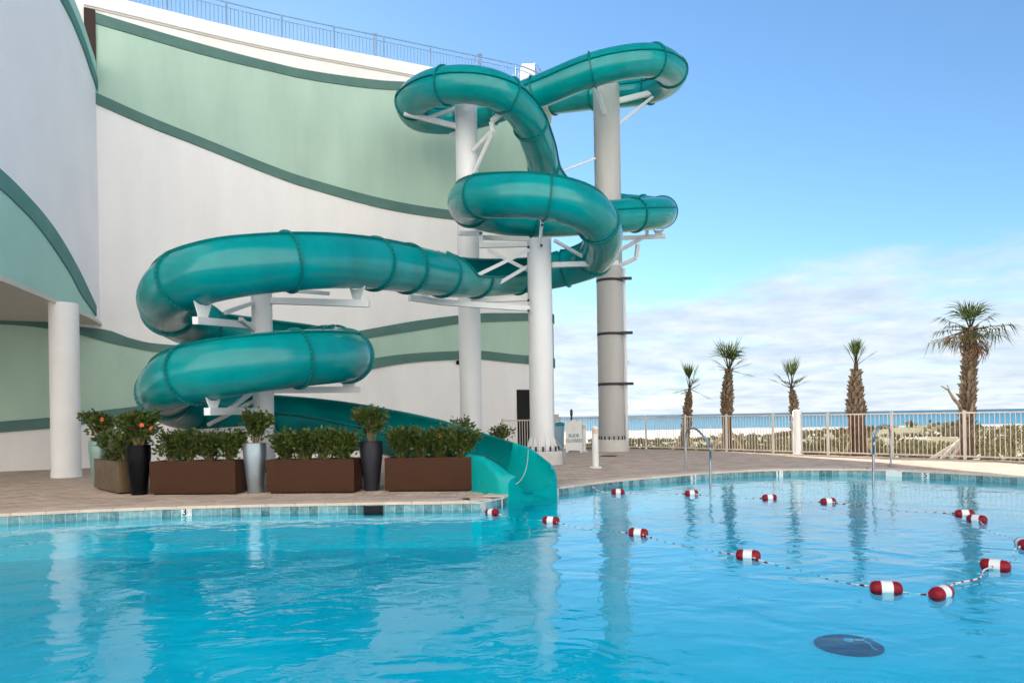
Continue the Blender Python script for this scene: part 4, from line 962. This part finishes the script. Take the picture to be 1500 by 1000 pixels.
# ================================================================== LANE ROPE AND FLOATS
fl_px = [(721, 750, .5), (807, 762, .1), (935, 780, .0), (1096, 813, -.12), (1298, 861, -.25), (1379, 868, .35), (1458, 828, .45), (1498, 796, 1.1), (1431, 760, -.9), (1413, 752, -.5), (1213, 734, -.1), (1127, 728.5, .0), (1013, 722, .0), (905, 720, .0)]
words = ['against the corner by the slide mouth', 'nearest to the slide mouth along the rope', 'third along the rope from the slide mouth', 'in front of the column reflections, fourth along the rope', 'left one of the two large floats above the drain', 'right one of the two large floats above the drain', 'tethered by a visible rope near the right edge', 'cut off by the right edge of the picture', 'right one of the touching pair near the right', 'left one of the touching pair near the right', 'below the sunlit grab rail', 'far float between the two grab rails', 'below the left depth number 5', 'far float in front of the grey column']
q = MB()
def float_prof(w0, w1): return None
FLOATS = []
def capsule(mb, x0, x1, r, e0, e1):
    rows = []; n_ = 20; prof = [(x0, r * e0)] + ([(x0 + .012, r * .80), (x0 + .035, r * .96)] if e0 < .7 else []) + ([(x1 - .035, r * .96), (x1 - .012, r * .80)] if e1 < .7 else []) + [(x1, r * e1)]
    for x, rr_ in prof: rows.append([Vector((x, rr_ * math.cos(2 * math.pi * k / n_), rr_ * math.sin(2 * math.pi * k / n_))) for k in range(n_)])
    mb.grid(rows, close=True)
    mb.add(rows[0], [tuple(range(n_))]); mb.add(rows[-1], [tuple(range(n_))[::-1]])
FR, FL = .058, .115
q = MB(); capsule(q, -FL, -.042, FR, .45, 1.0); e1m = q.mesh('red_end', 'red', True, angle=50); q = MB(); capsule(q, .042, FL, FR, 1.0, .45); e2m = q.mesh('red_end', 'red', True, angle=50); q = MB(); capsule(q, -.042, .042, FR * 1.01, 1.0, 1.0); mm_ = q.mesh('white_band', 'white_plastic', True, angle=50)
fpos = [atz(px, py, WATER_Z + .02) for px, py, _ in fl_px]
for k, (p, w) in enumerate(zip(fpos, words)):
    nx = fpos[(k + 1) % len(fpos)]; ang = {0: -.75, 5: .55, 6: -.75, 7: 1.2, 8: -1.0, 9: -.3}.get(k, 0.0)
    if k in (1, 2, 3, 4): ang = math.atan2(nx.y - p.y, nx.x - p.x) * .35 - .08
    o = thing('rope_float', 'red and white float %s' % w, 'float', p, ang, 'floats on the lane rope'); link('red_end', e1m, o); link('red_end', e2m, o); link('white_band', mm_, o)
    o.rotation_euler = (rng.uniform(0, 3), rng.uniform(-.06, .06), ang)
    FLOATS.append(o)
start = atz(700, 738, -.06); end = atz(868, 713, -.06)
chain = [start] + fpos + [end]
rope = thing('lane_rope', 'red and white twisted rope linking the pool floats', 'rope', (0, 0, 0))
for k, (a, b) in enumerate(zip(chain, chain[1:])):
    d = (b - a).length; pts = []; nseg = max(4, int(d / .12))
    for j in range(nseg + 1):
        f = j / nseg; p = a.lerp(b, f); sag = math.sin(math.pi * f); wob = .05 * math.sin(f * 9 + k) * sag * min(1, d)
        side_ = Vector((-(b - a).y, (b - a).x, 0)).normalized()
        p = p + side_ * wob; p.z = max(min(a.z, b.z), WATER_Z) * (1 - sag) + (WATER_Z - .022 * min(1, d)) * sag if (0 < k < len(chain) - 2) else p.z * (1 - sag) + (WATER_Z - .002) * sag + 0
        if k == 6: p.z = WATER_Z + .02 + .0 * f
        pts.append(p)
    q = MB(); q.tube(pts, .0075, 6); s = q.build('strand', 'rope_white', rope, True)
    tw_ = MB(); fine = resample(catmull(pts, 4), .02)
    for j in range(0, len(fine) - 3, 6): tw_.tube([fine[j], fine[j + 1], fine[j + 2]], .0085, 6)
    tag(tw_.build('red_twist', 'red', s), kind='stuff')

# ================================================================== PALMS
def frond_mesh(seed, dead=False, n_=17, size=1.0, droop=.25, fan=150):
    g = random.Random(seed); q = MB(); pet = .42 * size
    q.tube([(0, 0, 0), (0, .0, pet)], [.018, .010], 5, r=.9)
    for k in range(n_):
        a = R(-fan / 2 + fan * k / (n_ - 1)) + g.uniform(-.05, .05); ln = size * (.80 - .18 * abs(a) / R(fan / 2)) * g.uniform(.85, 1.1)
        d = Vector((math.sin(a), 0, math.cos(a))); w = Vector((math.cos(a), 0, -math.sin(a))) * .017 * size
        p0 = Vector((0, 0, pet)); p1 = p0 + d * ln * .55 + Vector((0, g.uniform(-.03, .03) - droop * ln * .15, 0)); p2 = p0 + d * ln + Vector((0, -droop * ln * g.uniform(.5, 1.1), -droop * ln * .5))
        r_ = g.random(); f_ = Vector((0, .012 * (1 if k % 2 else -1), 0))
        q.add([p0 - w * .3, p0 + w * .3, p1 + w + f_, p1 - w + f_, p2], [(0, 1, 2, 3), (3, 2, 4)], r_)
    return q.mesh('frond', 'frond_dead' if dead else 'frond', attr=True)
FM = [frond_mesh(s, droop=.42, n_=15, fan=130) for s in (1, 2, 3, 4)]; FT = [frond_mesh(s, fan=42, n_=7, droop=.06) for s in (5, 6, 9)]; FD = [frond_mesh(s, True, 13, .9, .5, 90) for s in (7, 8)]
def palm(label, base_px, Y, prof, top_px, crown, seed, boots=(0.25, 1.0), stakes=(), dead=0, boot_size=.16, z_base=-.28):
    """prof: (fraction of height, radius); trunk from base to top"""
    g = random.Random(seed); b0 = at(base_px, 650, Y); b0.z = z_base; tpz = at(top_px[0], top_px[1], Y); o = thing('palm_tree', label, 'palm tree', (b0.x, b0.y, b0.z), 0, 'palms along the fence'); top = tpz - b0
    def axis(f): bend = math.sin(f * 3.1) * .05; return Vector((top.x * f ** 1.4 + bend * (1 if seed % 2 else -1), 0, top.z * f))
    n_ = 16; rad = [lerp_list(prof, k / n_) for k in range(n_ + 1)]
    q = MB(); q.tube([axis(k / n_) for k in range(n_ + 1)], rad, 14); q.build('trunk', 'trunk', o, True)
    q = MB(); z = boots[0]; k = 0
    while z < boots[1]:
        rr_ = lerp_list(prof, z); cnt = max(5, int(rr_ * 2 * math.pi / .15))
        for j in range(cnt):
            a = 2 * math.pi * (j + .5 * (k % 2)) / cnt + g.uniform(-.12, .12); ca, sa = math.cos(a), math.sin(a); c = axis(z); s2 = boot_size * g.uniform(.75, 1.25); out = rr_ * .90; wd = .052 * g.uniform(.8, 1.2); lean = g.uniform(.35, .75)
            tan = Vector((-sa, ca, 0)); rad_ = Vector((ca, sa, 0)); p0 = c + rad_ * out; p1 = p0 + rad_ * s2 * lean + Vector((0, 0, s2))
            q.add([p0 - tan * wd, p0 + tan * wd, p1 + tan * wd * .55, p1 - tan * wd * .55, p0 - rad_ * .03 + Vector((0, 0, s2 * .8)), p1 - rad_ * .035], [(0, 1, 2, 3), (1, 4, 5, 2), (0, 3, 5, 4), (3, 2, 5)], g.random())
        z += .085 / max(.5, top.z) * 1.1; k += 1
    if q.v: tag(q.build('leaf_bases', 'boot', o, attr=True), kind='stuff')
    for (n2, e_lo, e_hi, sc, kind) in crown:
        for j in range(n2):
            az = 2 * math.pi * (j + g.uniform(-.3, .3)) / n2; el_ = R(g.uniform(e_lo, e_hi)); d = Vector((math.cos(az) * math.cos(el_), math.sin(az) * math.cos(el_), math.sin(el_)))
            me = g.choice({'f': FM, 't': FT, 'd': FD}[kind]); f_ = link('frond', me, o, axis(1.0) + Vector((d.x * .03, d.y * .03, -.05)))
            up_ = d; x = Vector((-math.sin(az), math.cos(az), 0)); y = up_.cross(x)
            f_.rotation_euler = Matrix(((x.x, y.x, up_.x), (x.y, y.y, up_.y), (x.z, y.z, up_.z))).to_euler(); s3 = sc * g.uniform(.85, 1.15); f_.scale = (s3, s3, s3)
    for j in range(dead):
        az = 2 * math.pi * j / dead + g.uniform(-.3, .3); h_ = top.z * .40; c = axis(.40); d = Vector((math.cos(az) * .75, math.sin(az) * .75, -.55)).normalized(); f_ = link('dead_frond', g.choice(FD), o, c + Vector((d.x * .18, d.y * .18, 0))); x = Vector((-math.sin(az), math.cos(az), 0)); y = d.cross(x)
        f_.rotation_euler = Matrix(((x.x, y.x, d.x), (x.y, y.y, d.y), (x.z, y.z, d.z))).to_euler(); f_.scale = (.55, .55, .55)
    for (dx_, dy_, hgt, m_) in stakes:
        q = MB(); q.beam((dx_, dy_, .02), (0.06 * (1 if dx_ > 0 else -1), 0, hgt), .045, .09); q.build('support_stake', m_, o)
    return o
P1 = palm('tallest palm with wide drooping crown at the right', 1412, 19.8, [(0, .20), (.3, .165), (.7, .14), (1, .12)], (1421, 480), [(8, 30, 70, .95, 'f'), (9, -15, 22, 1.1, 'f'), (9, -60, -10, 1.05, 'd'), (5, 65, 85, .8, 't')], 21, (.2, .98), [(-.95, -.2, .75, 'lumber_grey'), (-.75, -.35, .65, 'lumber_grey'), (-1.1, .2, .7, 'lumber_grey')], boot_size=.19)
q = MB(); q.tube([(-.15, -.1, 1.65), (-.35, -.15, 1.85), (-.5, -.15, 2.1), (-.72, -.18, 2.22)], [.05, .05, .03, .012], 6); q.tube([(-.42, -.15, 1.95), (-.5, -.1, 2.25)], [.03, .01], 5); q.build('dead_stub', 'boot', P1)
palm('palm with swollen scaly trunk and bundled upright crown', 1258, 21.6, [(0, .23), (.3, .23), (.5, .24), (.72, .17), (.93, .07), (1, .06)], (1254, 532), [(9, 76, 89, .74, 't'), (6, 58, 76, .68, 't'), (1, 35, 42, .7, 't')], 22, (.45, .9), [(.55, -.1, 1.0, 'lumber'), (-.6, .1, .9, 'lumber'), (.3, .5, .9, 'lumber')], 9, .17)
palm('thin palm behind the white round pillar', 1165, 23.6, [(0, .11), (.5, .12), (.85, .08), (1, .05)], (1159, 566), [(6, 74, 89, .85, 't'), (8, 0, 50, .72, 't')], 23, (.15, .9), (), 0, .14)
palm('palm with bulging upper trunk and crown leaning right', 1066, 26.0, [(0, .17), (.35, .165), (.58, .20), (.8, .15), (1, .07)], (1068, 540), [(5, 62, 84, 1.05, 'f'), (6, 65, 85, 1.15, 't'), (9, -25, 45, .92, 't')], 24, (.48, .96), [(-.7, 0, 1.0, 'lumber'), (.7, .1, 1.0, 'lumber'), (.1, .7, .9, 'lumber')], 0, .15)
palm('small leaning palm, second from the grey column', 1001, 27.6, [(0, .13), (.5, .15), (.8, .10), (1, .05)], (1010, 568), [(7, 70, 88, 1.05, 't'), (8, -25, 45, .85, 't')], 25, (.2, .92), [(.6, 0, .9, 'lumber'), (-.5, .1, .8, 'lumber')], 0, .15)
palm('palm mostly hidden behind the thick grey column', 899, 29.2, [(0, .25), (.4, .38), (.8, .32), (1, .12)], (899, 545), [(6, 40, 80, .8, 't'), (6, 10, 45, .85, 't')], 26, (.15, .95), (), 0, .17, -.4)

# person far off at the water's edge
pp = at(1363, 628, 150); pz_ = land(pp.x, pp.y)
me = bpy.data.meshes.new('person'); jt = [(0, 0, .95), (0, 0, 1.25), (0, 0, 1.48), (0, 0, 1.62), (.2, 0, 1.40), (.27, .02, 1.1), (.26, -.08, .85), (-.2, 0, 1.40), (-.27, .02, 1.1), (-.26, -.05, .85), (.1, 0, .9), (.12, .05, .5), (.13, .12, .06), (-.1, 0, .9), (-.12, -.06, .5), (-.13, -.14, .06)]
me.from_pydata(jt, [(0, 1), (1, 2), (2, 3), (2, 4), (4, 5), (5, 6), (2, 7), (7, 8), (8, 9), (0, 10), (10, 11), (11, 12), (0, 13), (13, 14), (14, 15)], []); me.materials.append(MATS['cloth'])
po = link('person', me, None, (pp.x, pp.y, pz_)); sk = po.modifiers.new('skin', 'SKIN'); po.modifiers.new('sub', 'SUBSURF').render_levels = 1
for i_, v_ in enumerate(me.skin_vertices[0].data): r_ = [.16, .17, .07, .11, .07, .05, .04, .07, .05, .04, .10, .07, .05, .10, .07, .05][i_]; v_.radius = (r_, r_)
me.skin_vertices[0].data[0].use_root = True
tag(po, 'person in dark clothing walking on the far beach beyond the fence', 'person')
